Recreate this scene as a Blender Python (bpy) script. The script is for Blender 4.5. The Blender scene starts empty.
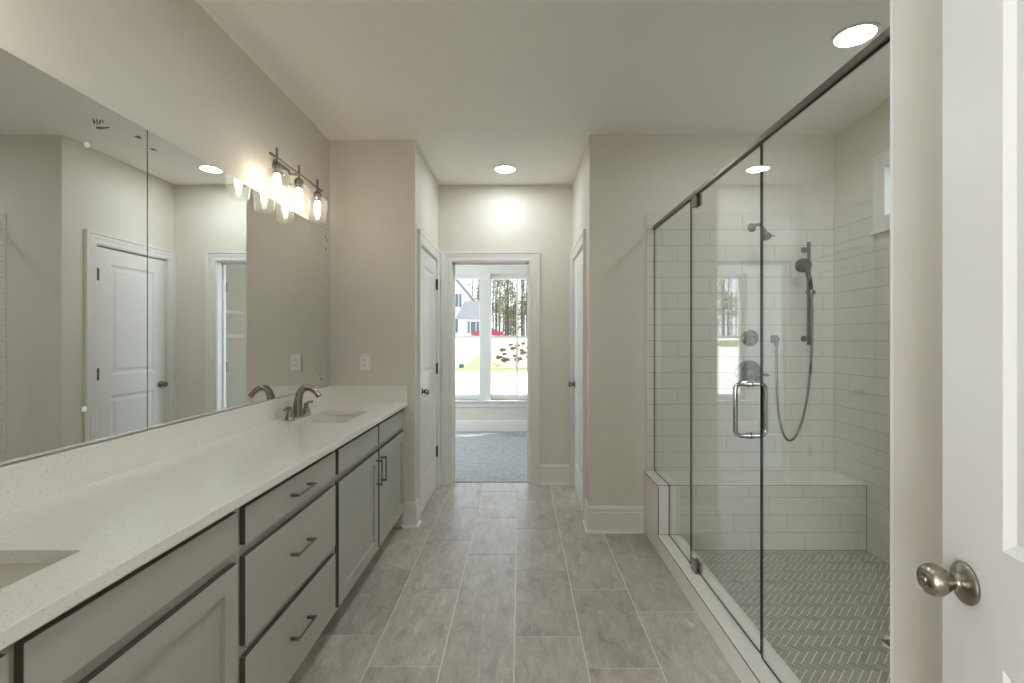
import bpy, bmesh, math, random
from mathutils import Vector, Matrix

random.seed(7)
SC = bpy.context.scene
COL = SC.collection
PI = math.pi

# ------------------------------------------------------------------ camera
cam_d = bpy.data.cameras.new('camera')
cam = bpy.data.objects.new('camera', cam_d)
COL.objects.link(cam)
CAM_Z = 1.34
cam.location = (0, 0, CAM_Z)
cam.rotation_euler = (PI / 2, 0, 0)
cam_d.sensor_width = 36
cam_d.lens = 482 / 1024 * 36
cam_d.shift_x = -8 / 1024
cam_d.shift_y = -3.5 / 1024
cam_d.clip_start = 0.02
cam_d.clip_end = 500
SC.camera = cam

# ------------------------------------------------------------------ world, sun, exposure
W = bpy.data.worlds.new('world')
SC.world = W
W.use_nodes = True
bg = W.node_tree.nodes['Background']
bg.inputs[0].default_value = (0.78, 0.90, 1.0, 1)
bg.inputs[1].default_value = 1.4
sun_d = bpy.data.lights.new('sun', 'SUN')
sun_d.energy = 6.0
sun_d.angle = math.radians(0.6)
sun_d.color = (1, 0.96, 0.9)
sun = bpy.data.objects.new('sun', sun_d)
COL.objects.link(sun)
sun.rotation_euler = Vector((-0.48, -0.23, -1.0)).to_track_quat('-Z', 'Y').to_euler()
sun.location = (-10, 12, 20)


def fill_lamp(name, loc, rot, sx, sy, power, col=(0.80, 0.90, 1.0)):
    """area lamp added as fill, set in an invented opening out of view"""
    d = bpy.data.lights.new(name, 'AREA')
    d.shape = 'RECTANGLE'
    d.size, d.size_y = sx, sy
    d.energy = power
    d.color = col
    o_ = bpy.data.objects.new(name, d)
    COL.objects.link(o_)
    o_.location = loc
    o_.rotation_euler = rot
    return o_


# fill lamps added at invented openings: beyond the doorway and behind the camera
fill_lamp('side_fill_lamp', (-2.66, 5.75, 1.45), (0, -PI / 2, 0), 1.6, 1.3, 17, (0.66, 0.84, 1.0))
fill_lamp('back_room_fill_lamp', (-1.95, -3.66, 1.5), (PI / 2, 0, 0), 1.3, 1.7, 95, (0.93, 0.96, 1.0))

VS = SC.view_settings
SC.display_settings.display_device = 'sRGB'
VS.view_transform = 'Standard'
VS.look = 'None'
VS.exposure = 1.1
VS.gamma = 1.0
VS.use_curve_mapping = False

CANS = 54.0      # radiance of the recessed lamps
BULBS = 27.0     # radiance of the vanity bulbs

cy = SC.cycles
cy.use_denoising = True
cy.max_bounces = 14
cy.diffuse_bounces = 8
cy.glossy_bounces = 8
cy.transparent_max_bounces = 40
cy.transmission_bounces = 8
cy.sample_clamp_indirect = 6.0
cy.caustics_reflective = False
cy.caustics_refractive = False
cy.use_light_tree = True


# ------------------------------------------------------------------ materials
def s2l(c):
    return tuple(((v / 255 + 0.055) / 1.055) ** 2.4 if v / 255 > 0.04045 else v / 255 / 12.92 for v in c)


def mat(name, col, rough=0.5, metal=0.0, spec=0.5, **kw):
    m = bpy.data.materials.new(name)
    m.use_nodes = True
    b = m.node_tree.nodes['Principled BSDF']
    b.inputs['Base Color'].default_value = (*col, 1)
    b.inputs['Roughness'].default_value = rough
    b.inputs['Metallic'].default_value = metal
    b.inputs['Specular IOR Level'].default_value = spec
    for k, v in kw.items():
        b.inputs[k].default_value = v
    return m


def nd(m, t, **kw):
    n = m.node_tree.nodes.new(t)
    for k, v in kw.items():
        setattr(n, k, v)
    return n


def lk(m, a, ao, b, bi):
    m.node_tree.links.new(a.outputs[ao], b.inputs[bi])


def bsdf(m):
    return m.node_tree.nodes['Principled BSDF']


def ramp(m, stops):
    r = nd(m, 'ShaderNodeValToRGB')
    el = r.color_ramp.elements
    while len(el) < len(stops):
        el.new(0.5)
    for e, (p, c) in zip(el, stops):
        e.position = p
        e.color = (*c, 1) if len(c) == 3 else c
    return r


def obj_noise(m, scale, detail=3, stretch=(1, 1, 1), rough=0.5, dist=0.0):
    tc = nd(m, 'ShaderNodeTexCoord')
    mp = nd(m, 'ShaderNodeMapping')
    mp.inputs['Scale'].default_value = stretch
    n = nd(m, 'ShaderNodeTexNoise')
    n.inputs['Scale'].default_value = scale
    n.inputs['Detail'].default_value = detail
    n.inputs['Roughness'].default_value = rough
    n.inputs['Distortion'].default_value = dist
    lk(m, tc, 'Object', mp, 'Vector')
    lk(m, mp, 'Vector', n, 'Vector')
    return n, mp


def bump(m, src, out, strength, dist=0.002):
    b = nd(m, 'ShaderNodeBump')
    b.inputs['Strength'].default_value = strength
    b.inputs['Distance'].default_value = dist
    lk(m, src, out, b, 'Height')
    lk(m, b, 'Normal', bsdf(m), 'Normal')


def paint(name, col, rough=0.6, amt=0.04):
    m = mat(name, col, rough, spec=0.3)
    n, _ = obj_noise(m, 260, 2)
    bump(m, n, 'Fac', amt, 0.001)
    return m


M = {}
M['wall'] = paint('greige_wall_paint', s2l((219, 214, 203)), 0.6)
M['ceiling'] = paint('ceiling_paint', s2l((243, 240, 234)), 0.75)
M['trim'] = mat('white_trim_paint', s2l((228, 226, 221)), 0.35)
M['cabinet'] = mat('grey_cabinet_paint', s2l((176, 174, 166)), 0.40)
M['cabinet_edge_shade'] = mat('painted_edge_shade', s2l((84, 80, 70)), 0.5)  # dark colour painted on front edges to deepen the shade of the seams
M['nickel'] = mat('brushed_nickel', s2l((150, 143, 132)), 0.27, 1.0)
M['nickel_dark'] = mat('satin_nickel_rail', s2l((132, 126, 117)), 0.35, 1.0)
M['chrome'] = mat('polished_chrome', s2l((188, 190, 190)), 0.1, 1.0)
M['fitting'] = mat('dark_brushed_metal', s2l((98, 99, 98)), 0.26, 1.0)
M['hinge'] = mat('hinge_steel', s2l((92, 90, 86)), 0.35, 1.0)
M['mirror'] = mat('mirror_silver', (0.87, 0.89, 0.88), 0.0, 1.0)
M['mirror_edge'] = mat('mirror_edge', (0.02, 0.022, 0.02), 0.8, spec=0.1)
M['porcelain'] = mat('white_porcelain', s2l((228, 225, 216)), 0.12)
M['plastic'] = mat('white_plastic', s2l((244, 241, 234)), 0.3)
M['dark'] = mat('dark_slot', (0.01, 0.02, 0.02), 0.6)
M['ink'] = mat('dark_smear', (0.06, 0.06, 0.055), 0.6)
M['grout_light'] = mat('pale_grout', s2l((222, 219, 212)), 0.9)
M['grout_wall'] = mat('grey_wall_grout', s2l((142, 142, 136)), 0.9)
M['joint'] = mat('dark_edge_joint', s2l((98, 97, 92)), 0.8)
M['grout_pan'] = mat('pale_mosaic_grout', s2l((238, 236, 228)), 0.9)
M['rubber'] = mat('black_rubber', (0.015, 0.015, 0.015), 0.7)

# quartz
m = mat('speckled_quartz', s2l((236, 233, 226)), 0.16)
n1, mp = obj_noise(m, 85, 2)
v = nd(m, 'ShaderNodeTexVoronoi')
v.inputs['Scale'].default_value = 135
v.inputs['Randomness'].default_value = 1
lk(m, mp, 'Vector', v, 'Vector')
r1 = ramp(m, [(0.08, s2l((158, 150, 136))), (0.24, s2l((236, 233, 226)))])
lk(m, v, 'Distance', r1, 'Fac')
r2 = ramp(m, [(0.42, (0, 0, 0)), (0.56, (0.9, 0.9, 0.9))])
lk(m, n1, 'Fac', r2, 'Fac')
mx = nd(m, 'ShaderNodeMix', data_type='RGBA')
mx.inputs[6].default_value = (*s2l((236, 233, 226)), 1)
lk(m, r2, 'Color', mx, 0)
lk(m, r1, 'Color', mx, 7)
lk(m, mx, 2, bsdf(m), 'Base Color')
M['quartz'] = m

# porcelain floor tile with streaks along its length
m = mat('grey_porcelain_tile', (0.3, 0.3, 0.28), 0.36)
geo = nd(m, 'ShaderNodeNewGeometry')
tc = nd(m, 'ShaderNodeTexCoord')
ad = nd(m, 'ShaderNodeVectorMath', operation='MULTIPLY_ADD')
cmb = nd(m, 'ShaderNodeCombineXYZ')
for i in range(3):
    lk(m, geo, 'Random Per Island', cmb, i)
ad.inputs[1].default_value = (37, 53, 11)
lk(m, cmb, 0, ad, 0)
lk(m, tc, 'Object', ad, 2)
mp = nd(m, 'ShaderNodeMapping')
mp.inputs['Scale'].default_value = (1.0, 0.42, 1)
mp.inputs['Rotation'].default_value = (0, 0, 0.28)
lk(m, ad, 0, mp, 'Vector')
na = nd(m, 'ShaderNodeTexNoise')
na.inputs['Scale'].default_value = 13.0
na.inputs['Detail'].default_value = 8
na.inputs['Roughness'].default_value = 0.76
na.inputs['Distortion'].default_value = 0.25
lk(m, mp, 'Vector', na, 'Vector')
ra = ramp(m, [(0.30, s2l((148, 141, 132))), (0.46, s2l((178, 171, 162))), (0.58, s2l((191, 184, 175))), (0.72, s2l((211, 205, 196)))])
lk(m, na, 'Fac', ra, 'Fac')
nb = nd(m, 'ShaderNodeTexNoise')
nb.inputs['Scale'].default_value = 22
nb.inputs['Detail'].default_value = 9
nb.inputs['Roughness'].default_value = 0.75
nb.inputs['Distortion'].default_value = 0.5
mp2 = nd(m, 'ShaderNodeMapping')
mp2.inputs['Scale'].default_value = (1.6, 0.3, 1)
mp2.inputs['Rotation'].default_value = (0, 0, -0.2)
lk(m, ad, 0, mp2, 'Vector')
lk(m, mp2, 'Vector', nb, 'Vector')
rb = ramp(m, [(0.56, (0, 0, 0)), (0.70, (0.85, 0.85, 0.85))])
lk(m, nb, 'Fac', rb, 'Fac')
mx = nd(m, 'ShaderNodeMix', data_type='RGBA')
lk(m, rb, 'Color', mx, 0)
lk(m, ra, 'Color', mx, 6)
mx.inputs[7].default_value = (*s2l((216, 213, 206)), 1)
hs = nd(m, 'ShaderNodeHueSaturation')
mr = nd(m, 'ShaderNodeMapRange')
mr.inputs[3].default_value = 0.88
mr.inputs[4].default_value = 1.10
lk(m, geo, 'Random Per Island', mr, 0)
lk(m, mr, 0, hs, 'Value')
lk(m, mx, 2, hs, 'Color')
lk(m, hs, 'Color', bsdf(m), 'Base Color')
M['floor_tile'] = m

# glossy white wall tile
m = mat('white_ceramic_tile', s2l((217, 216, 205)), 0.14)
n, _ = obj_noise(m, 5, 2)
bump(m, n, 'Fac', 0.05, 0.01)
M['wall_tile'] = m

m = mat('grey_mosaic_tile', s2l((140, 137, 126)), 0.35)
geo = nd(m, 'ShaderNodeNewGeometry')
rr = ramp(m, [(0, s2l((150, 147, 137))), (1, s2l((174, 171, 161)))])
lk(m, geo, 'Random Per Island', rr, 'Fac')
lk(m, rr, 'Color', bsdf(m), 'Base Color')
M['mosaic'] = m

M['slab'] = mat('white_sill_slab', s2l((232, 230, 222)), 0.2)

# carpet
m = mat('grey_carpet', s2l((150, 150, 152)), 0.95, spec=0.1)
n, _ = obj_noise(m, 160, 3)
n2, _ = obj_noise(m, 22, 3)
rr = ramp(m, [(0.35, s2l((146, 146, 148))), (0.65, s2l((188, 187, 187)))])
mxx = nd(m, 'ShaderNodeMath', operation='MULTIPLY_ADD')
mxx.inputs[1].default_value = 0.5
lk(m, n, 'Fac', mxx, 0)
hv = nd(m, 'ShaderNodeMath', operation='MULTIPLY')
hv.inputs[1].default_value = 0.5
lk(m, n2, 'Fac', hv, 0)
lk(m, hv, 0, mxx, 2)
lk(m, mxx, 0, rr, 'Fac')
lk(m, rr, 'Color', bsdf(m), 'Base Color')
bump(m, n, 'Fac', 0.6, 0.006)
M['carpet'] = m


def clear_glass(name, tint=(1, 1, 1), rough=0.0):
    """clear glass: Fresnel reflection over straight transmission, the same from both faces"""
    m = bpy.data.materials.new(name)
    m.use_nodes = True
    nt = m.node_tree
    nt.nodes.clear()
    out = nd(m, 'ShaderNodeOutputMaterial')
    mix = nd(m, 'ShaderNodeMixShader')
    tr = nd(m, 'ShaderNodeBsdfTransparent')
    tr.inputs[0].default_value = (*tint, 1)
    gl = nd(m, 'ShaderNodeBsdfGlossy')
    gl.inputs['Roughness'].default_value = rough
    gl.inputs[0].default_value = (1, 1, 1, 1)
    fr = nd(m, 'ShaderNodeFresnel')
    geo = nd(m, 'ShaderNodeNewGeometry')
    mr = nd(m, 'ShaderNodeMapRange')
    mr.inputs[3].default_value = 1.5
    mr.inputs[4].default_value = 1 / 1.5
    lk(m, geo, 'Backfacing', mr, 0)
    lk(m, mr, 0, fr, 'IOR')
    lk(m, fr, 0, mix, 0)
    lk(m, tr, 0, mix, 1)
    lk(m, gl, 0, mix, 2)
    lk(m, mix, 0, out, 0)
    return m


M['glass'] = clear_glass('shower_glass', (0.985, 0.994, 0.988))
M['pane'] = clear_glass('window_glass', (0.98, 0.99, 0.99))
M['shade_glass'] = clear_glass('lamp_shade_glass', (0.97, 0.97, 0.96))
m = M['shade_glass']
nt = m.node_tree
mixn = [n_ for n_ in nt.nodes if n_.type == 'MIX_SHADER'][0]
outn = [n_ for n_ in nt.nodes if n_.type == 'OUTPUT_MATERIAL'][0]
df = nd(m, 'ShaderNodeBsdfDiffuse')
tl = nd(m, 'ShaderNodeBsdfTranslucent')
m1 = nd(m, 'ShaderNodeMixShader')
m2 = nd(m, 'ShaderNodeMixShader')
m2.inputs[0].default_value = 0.022
lk(m, df, 0, m1, 1)
lk(m, tl, 0, m1, 2)
lk(m, mixn, 0, m2, 1)
lk(m, m1, 0, m2, 2)
lk(m, m2, 0, outn, 0)
M['glass_edge'] = mat('glass_edge', (0.006, 0.009, 0.008), 1.0, spec=0.0)


def emit(name, col, s):
    m = bpy.data.materials.new(name)
    m.use_nodes = True
    m.node_tree.nodes.clear()
    out = nd(m, 'ShaderNodeOutputMaterial')
    e = nd(m, 'ShaderNodeEmission')
    e.inputs[0].default_value = (*col, 1)
    e.inputs[1].default_value = s
    lk(m, e, 0, out, 0)
    return m


M['can_light'] = emit('recessed_lamp_glow', (0.88, 0.95, 1.0), CANS)
M['bulb'] = emit('bulb_glow', (1.0, 0.89, 0.72), BULBS)

# outdoors
M['concrete'] = mat('pale_concrete', s2l((205, 203, 198)), 0.9)
m = mat('lawn_grass', s2l((120, 150, 70)), 0.9)
n, _ = obj_noise(m, 1.2, 5)
rr = ramp(m, [(0.35, s2l((84, 104, 52))), (0.65, s2l((116, 128, 76)))])
lk(m, n, 'Fac', rr, 'Fac')
lk(m, rr, 'Color', bsdf(m), 'Base Color')
M['grass'] = m
m = mat('straw_mulch', s2l((150, 125, 105)), 0.95)
n, _ = obj_noise(m, 1.5, 6)
rr = ramp(m, [(0.35, s2l((98, 80, 70))), (0.6, s2l((158, 138, 122)))])
lk(m, n, 'Fac', rr, 'Fac')
lk(m, rr, 'Color', bsdf(m), 'Base Color')
M['mulch'] = m
M['siding'] = mat('white_siding', s2l((214, 218, 224)), 0.7)
M['shingle'] = mat('grey_shingle', s2l((92, 93, 97)), 0.85)
M['shutter'] = mat('slate_shutter', s2l((92, 100, 110)), 0.6)
M['winglass'] = mat('dark_window_glass', s2l((70, 82, 92)), 0.1)
M['car_red'] = mat('red_car_paint', s2l((132, 30, 52)), 0.2, 0.0)
M['tyre'] = mat('tyre_rubber', (0.02, 0.02, 0.02), 0.8)
M['bark'] = mat('pine_bark', s2l((82, 70, 62)), 0.9)
m = mat('pine_foliage', s2l((86, 100, 62)), 0.9)
geo = nd(m, 'ShaderNodeNewGeometry')
rr = ramp(m, [(0, s2l((62, 76, 48))), (0.6, s2l((116, 122, 82))), (1, s2l((160, 140, 112)))])
lk(m, geo, 'Random Per Island', rr, 'Fac')
lk(m, rr, 'Color', bsdf(m), 'Base Color')
M['leaf'] = m
M['leaf_dark'] = mat('shrub_leaf', s2l((74, 84, 58)), 0.9)
M['utility'] = mat('green_utility_paint', s2l((44, 88, 66)), 0.5)


# ------------------------------------------------------------------ mesh builder
class MB:
    def __init__(self):
        self.v, self.f, self.m, self.s = [], [], [], []

    def add(self, verts, faces, mi=0, smooth=False):
        o = len(self.v)
        self.v += [tuple(p) for p in verts]
        for f in faces:
            self.f.append([i + o for i in f])
            self.m.append(mi)
            self.s.append(smooth)

    def box(self, x0, y0, z0, x1, y1, z1, mi=0, bev=0.0):
        x0, x1 = min(x0, x1), max(x0, x1)
        y0, y1 = min(y0, y1), max(y0, y1)
        z0, z1 = min(z0, z1), max(z0, z1)
        if bev <= 0:
            vs = [(x, y, z) for x in (x0, x1) for y in (y0, y1) for z in (z0, z1)]
            self.add(vs, [(0, 1, 3, 2), (4, 6, 7, 5), (0, 4, 5, 1), (2, 3, 7, 6), (0, 2, 6, 4), (1, 5, 7, 3)], mi)
            return self
        c = Vector(((x0 + x1) / 2, (y0 + y1) / 2, (z0 + z1) / 2))
        h = Vector(((x1 - x0) / 2, (y1 - y0) / 2, (z1 - z0) / 2))
        b = min(bev, h.x * .9, h.y * .9, h.z * .9)
        vs, idx = [], {}
        for sx in (-1, 1):
            for sy in (-1, 1):
                for sz in (-1, 1):
                    for a in range(3):
                        p = [sx * (h.x - b), sy * (h.y - b), sz * (h.z - b)]
                        p[a] = (sx, sy, sz)[a] * h[a]
                        idx[(sx, sy, sz, a)] = len(vs)
                        vs.append(c + Vector(p))
        fs = []
        for a in range(3):
            o = [i for i in range(3) if i != a]
            for s in (-1, 1):
                q = []
                for (t, u) in ((-1, -1), (1, -1), (1, 1), (-1, 1)):
                    k = [0, 0, 0]
                    k[a], k[o[0]], k[o[1]] = s, t, u
                    q.append(idx[(*k, a)])
                fs.append(q)
        for a in range(3):          # edges parallel to axis a
            o = [i for i in range(3) if i != a]
            for s in (-1, 1):
                for t in (-1, 1):
                    ks = []
                    for e in (-1, 1):
                        k = [0, 0, 0]
                        k[a], k[o[0]], k[o[1]] = e, s, t
                        ks.append(tuple(k))
                    fs.append([idx[(*ks[0], o[0])], idx[(*ks[0], o[1])], idx[(*ks[1], o[1])], idx[(*ks[1], o[0])]])
        for sx in (-1, 1):
            for sy in (-1, 1):
                for sz in (-1, 1):
                    fs.append([idx[(sx, sy, sz, a)] for a in range(3)])
        self.add(vs, fs, mi)
        return self

    def tube(self, path, r, n=12, mi=0, closed=False, flat=None):
        path = [Vector(p) for p in path]
        k = len(path)
        rs = r if isinstance(r, (list, tuple)) else [r] * k
        tang = []
        for i in range(k):
            if closed:
                d = path[(i + 1) % k] - path[i - 1]
            else:
                d = path[min(i + 1, k - 1)] - path[max(i - 1, 0)]
            tang.append(d.normalized())
        up = Vector((0, 0, 1)) if abs(tang[0].z) < 0.9 else Vector((1, 0, 0))
        nrm = (up - tang[0] * up.dot(tang[0])).normalized()
        vs, fs = [], []
        for i in range(k):
            nrm = (nrm - tang[i] * nrm.dot(tang[i])).normalized()
            bn = tang[i].cross(nrm)
            for j in range(n):
                a = 2 * PI * j / n
                fx = flat or 1
                vs.append(path[i] + nrm * (rs[i] * math.cos(a)) + bn * (rs[i] * fx * math.sin(a)))
        for i in range(k if closed else k - 1):
            for j in range(n):
                a, b = i * n + j, i * n + (j + 1) % n
                c, d = ((i + 1) % k) * n + (j + 1) % n, ((i + 1) % k) * n + j
                fs.append((a, b, c, d))
        if not closed:
            fs.append(list(range(n)))
            fs.append(list(range((k - 1) * n, k * n)))
        self.add(vs, fs, mi, True)
        return self

    def lathe(self, prof, c=(0, 0, 0), axis=(0, 0, 1), n=24, mi=0, closed=False):
        """prof: (radius, distance along the axis)"""
        ax = Vector(axis).normalized()
        up = Vector((0, 0, 1)) if abs(ax.z) < 0.9 else Vector((1, 0, 0))
        e1 = (up - ax * up.dot(ax)).normalized()
        e2 = ax.cross(e1)
        c = Vector(c)
        k = len(prof)
        vs, fs = [], []
        for (r, h) in prof:
            for j in range(n):
                a = 2 * PI * j / n
                vs.append(c + ax * h + (e1 * math.cos(a) + e2 * math.sin(a)) * max(r, 1e-5))
        for i in range(k if closed else k - 1):
            for j in range(n):
                i2 = (i + 1) % k
                fs.append((i * n + j, i * n + (j + 1) % n, i2 * n + (j + 1) % n, i2 * n + j))
        if not closed:
            fs.append(list(range(n)))
            fs.append(list(range((k - 1) * n, k * n)))
        self.add(vs, fs, mi, True)
        return self

    def prism(self, poly, w0, w1, mp, mi=0, side_mi=None):
        """polygon (u, v) swept from w0 to w1; mp maps (u, v, w) to a point"""
        n = len(poly)
        vs = [mp(u, v, w0) for u, v in poly] + [mp(u, v, w1) for u, v in poly]
        self.add(vs, [list(range(n)), list(range(n, 2 * n))], mi)
        self.f[-2:] = self.f[-2:]
        self.add(vs, [(i, (i + 1) % n, n + (i + 1) % n, n + i) for i in range(n)], mi if side_mi is None else side_mi)
        return self

    def slab(self, us, vs_, w0, w1, holes, mp, mi=0, hole_mi=None):
        """a slab over a grid of cells with some cells left open"""
        nu, nv = len(us) - 1, len(vs_) - 1
        hm = mi if hole_mi is None else hole_mi
        solid = lambda i, j: 0 <= i < nu and 0 <= j < nv and (i, j) not in holes
        idx = {}
        vv = []

        def P(i, j, w):
            k = (i, j, w)
            if k not in idx:
                idx[k] = len(vv)
                vv.append(mp(us[i], vs_[j], w1 if w else w0))
            return idx[k]
        fa, fb = [], []
        for i in range(nu):
            for j in range(nv):
                if not solid(i, j):
                    continue
                for w in (0, 1):
                    fa.append([P(i, j, w), P(i + 1, j, w), P(i + 1, j + 1, w), P(i, j + 1, w)])
                for (di, dj, a, b) in ((-1, 0, (i, j), (i, j + 1)), (1, 0, (i + 1, j), (i + 1, j + 1)), (0, -1, (i, j), (i + 1, j)), (0, 1, (i, j + 1), (i + 1, j + 1))):
                    if not solid(i + di, j + dj):
                        inside = 0 <= i + di < nu and 0 <= j + dj < nv
                        (fb if inside else fa).append([P(*a, 0), P(*b, 0), P(*b, 1), P(*a, 1)])
        o = len(self.v)
        self.v += [tuple(p) for p in vv]
        for fl, k in ((fa, mi), (fb, hm)):
            for f in fl:
                self.f.append([q + o for q in f])
                self.m.append(k)
                self.s.append(False)
        return self

    def profile(self, paths, mi=0):
        """loft between equal-length polylines, closing the section"""
        k = len(paths[0])
        n = len(paths)
        vs = [p for path in paths for p in path]
        fs = []
        for a in range(n):
            b = (a + 1) % n
            for i in range(k - 1):
                fs.append((a * k + i, a * k + i + 1, b * k + i + 1, b * k + i))
        fs.append([a * k for a in range(n)])
        fs.append([a * k + k - 1 for a in range(n)])
        self.add(vs, fs, mi)
        return self

    def build(self, name, mats, parent=None, loc=None, recalc=True, weld=True):
        me = bpy.data.meshes.new(name)
        off = Vector(loc) if loc is not None else Vector((0, 0, 0))
        me.from_pydata([tuple(Vector(p) - off) for p in self.v], [], self.f)
        for mm in (mats if isinstance(mats, (list, tuple)) else [mats]):
            me.materials.append(mm)
        for p, k, s in zip(me.polygons, self.m, self.s):
            p.material_index = k
            p.use_smooth = s
        bm = bmesh.new()
        bm.from_mesh(me)
        if weld:
            bmesh.ops.remove_doubles(bm, verts=bm.verts, dist=1e-6)
        if recalc:
            bmesh.ops.recalc_face_normals(bm, faces=bm.faces)
        bm.to_mesh(me)
        bm.free()
        if any(self.s):
            me.set_sharp_from_angle(angle=math.radians(40))
        o = bpy.data.objects.new(name, me)
        COL.objects.link(o)
        if parent is not None:
            o.parent = parent
        elif loc is not None:
            o.location = off
        return o


def XYZ(u, v, w): return (u, v, w)
def XZY(u, v, w): return (u, w, v)      # u = x, v = z, w = y
def YZX(u, v, w): return (w, u, v)      # u = y, v = z, w = x


def tag(o, label, cat, group=None, kind=None):
    o['label'] = label
    o['category'] = cat
    if group:
        o['group'] = group
    if kind:
        o['kind'] = kind
    return o


def thing(name, label, cat, loc=(0, 0, 0), rz=0, group=None, kind=None):
    o = bpy.data.objects.new(name, None)
    COL.objects.link(o)
    o.empty_display_size = 0.1
    o.location = loc
    o.rotation_euler = (0, 0, rz)
    return tag(o, label, cat, group, kind)


def copy_tree(o, parent=None):
    c = o.copy()
    COL.objects.link(c)
    if parent is not None:
        c.parent = parent
    for ch in list(o.children):
        copy_tree(ch, c)
    return c


def struct(name, mb, m, label, cat, recalc=True):
    return tag(mb.build(name, m, recalc=recalc), label, cat, kind='structure')


# ------------------------------------------------------------------ dimensions
XL = -1.351          # left wall
YE = 3.42            # end wall beside the vanity
YS = 3.33            # shower end wall
AL, AR = -0.745, 0.48   # alcove sides
YF = 4.41            # far wall of the alcove
CH = 2.743           # ceiling
XR = 2.17            # shower right wall
XC = 0.865            # wall end by the camera, shower tile edge
YN = 1.118            # shower near wall
YW = 6.90            # bedroom window wall
BX0, BX1 = -2.6, 1.55   # bedroom sides
T = 0.115

# ------------------------------------------------------------------ shell
b = MB().box(-3.4, -3.7, CH, 3.0, YW + 0.2, CH + 0.12)
struct('ceiling', b, M['ceiling'], 'smooth off-white ceiling over the bathroom', 'ceiling')

b = MB().box(XL - T, -0.14, 0, XL, YE, CH)
struct('wall_left', b, M['wall'], 'greige painted wall above the long vanity mirror', 'wall')
b = MB().box(XL - T, YE, 0, AL - 0.16, YF, CH)
b.slab([YE, 3.60, 4.31, YF], [0, 2.035, CH], AL - 0.16, AL - 0.06, {}, YZX)
b.slab([YE, 3.60, 4.31, YF], [0, 2.035, CH], AL - 0.06, AL, {(1, 0)}, YZX, 0, 1)
struct('wall_end', b, [M['wall'], M['trim']], 'greige wall with the outlet at the far end of the vanity', 'wall')
b = MB()
b.slab([YS, 3.60, 4.31, YF], [0, 2.035, CH], AR, AR + 0.06, {(1, 0)}, YZX, 0, 1)
b.box(AR + 0.06, YS, 0, XR + 0.15, YF, CH)
struct('wall_alcove', b, [M['wall'], M['trim']], 'greige wall between the passage door and the glass shower', 'wall')
b = MB().slab([BX0 - 0.1, -0.62, 0.082, BX1 + 0.1], [0, 2.035, CH], YF, YF + T, {(1, 0)}, XZY, 0, 1)
struct('wall_far', b, [M['wall'], M['trim']], 'greige wall around the open doorway at the end of the passage', 'wall')
# shower right wall with a high window
WY0, WY1, WZ0, WZ1 = 2.22, 2.846, 2.065, 2.352
b = MB().slab([YN - 0.2, WY0, WY1, YS + 0.1], [0, WZ0, WZ1, CH], XR, XR + 0.15, {(1, 1)}, YZX, 0, 1)
struct('wall_shower', b, [M['wall'], M['trim']], 'painted wall above the tile on the right side of the shower', 'wall')
b = MB().box(XC, -0.14, 0, XR + 0.15, YN, CH)
struct('wall_right', b, M['wall'], 'greige wall end between the shower and the open white door', 'wall')
b = MB().slab([XL - T, -0.30, 0.53, XC + 0.2], [0, 2.05, CH], -0.14, -0.02, {(1, 0)}, XZY, 0, 1)
struct('wall_back', b, [M['wall'], M['trim']], 'wall behind the camera with the entry doorway', 'wall')
# the room behind the camera
b = MB()
b.box(-3.2, -3.6, 0, -3.1, -0.14, CH).box(2.7, -3.6, 0, 2.8, -0.14, CH)
b.slab([-3.2, -2.6, -1.3, 2.8], [0, 0.65, 2.35, CH], -3.7, -3.6, {(1, 1)}, XZY)  # opening made for the added lamp behind the camera
b.box(-3.2, -0.14, 0, XL - T, -0.04, CH).box(XC + 0.2, -0.20, 0, 2.8, -0.141, CH)
struct('wall_bedroom', b, M['wall'], 'walls of the room behind the camera', 'wall')
b = MB().box(-3.2, -3.6, -0.1, 2.8, -0.14, 0.0)
struct('floor_bedroom', b, M['carpet'], 'carpet in the room behind the camera', 'floor')
# room beyond the doorway
WX = [(-1.34, -0.575), (-0.425, 0.34)]
b = MB().slab([BX0 - 0.1, -1.40, 0.40, BX1 + 0.1], [-0.6, 0.45, 2.27, CH], YW, YW + 0.16, {(1, 1)}, XZY, 0, 1)
b.slab([YF + T, 5.1, 6.4, YW], [0, 0.65, 2.25, CH], BX0 - 0.1, BX0, {(1, 1)}, YZX)  # side opening made for the added fill lamp
b.box(BX1, YF + T, 0, BX1 + 0.1, YW, CH)
struct('wall_window', b, [M['wall'], M['trim']], 'wall below and around the double window beyond the doorway', 'wall')
b = MB().box(BX0, YF + 0.06, -0.1, BX1, YW, 0.006)
struct('floor_carpet', b, M['carpet'], 'grey carpet in the room beyond the doorway', 'floor')


# ------------------------------------------------------------------ tile fields
def clip_poly(poly, x0, y0, x1, y1):
    for ax, lim, sg in ((0, x0, 1), (0, x1, -1), (1, y0, 1), (1, y1, -1)):
        out = []
        for i in range(len(poly)):
            p, q = poly[i - 1], poly[i]
            dp, dq = (p[ax] - lim) * sg, (q[ax] - lim) * sg
            if (dp >= 0) != (dq >= 0):
                t = dp / (dp - dq)
                out.append((p[0] + (q[0] - p[0]) * t, p[1] + (q[1] - p[1]) * t))
            if dq >= 0:
                out.append(q)
        poly = out
        if len(poly) < 3:
            return None
    return poly


def tile(mb, poly, w0, w1, mp, mi):
    n = len(poly)
    vs = [mp(u, v, w0) for u, v in poly] + [mp(u, v, w1) for u, v in poly]
    mb.add(vs, [list(range(n, 2 * n))] + [(i, (i + 1) % n, n + (i + 1) % n, n + i) for i in range(n)], mi)


def rect(u0, v0, u1, v1):
    return [(u0, v0), (u1, v0), (u1, v1), (u0, v1)]


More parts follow.
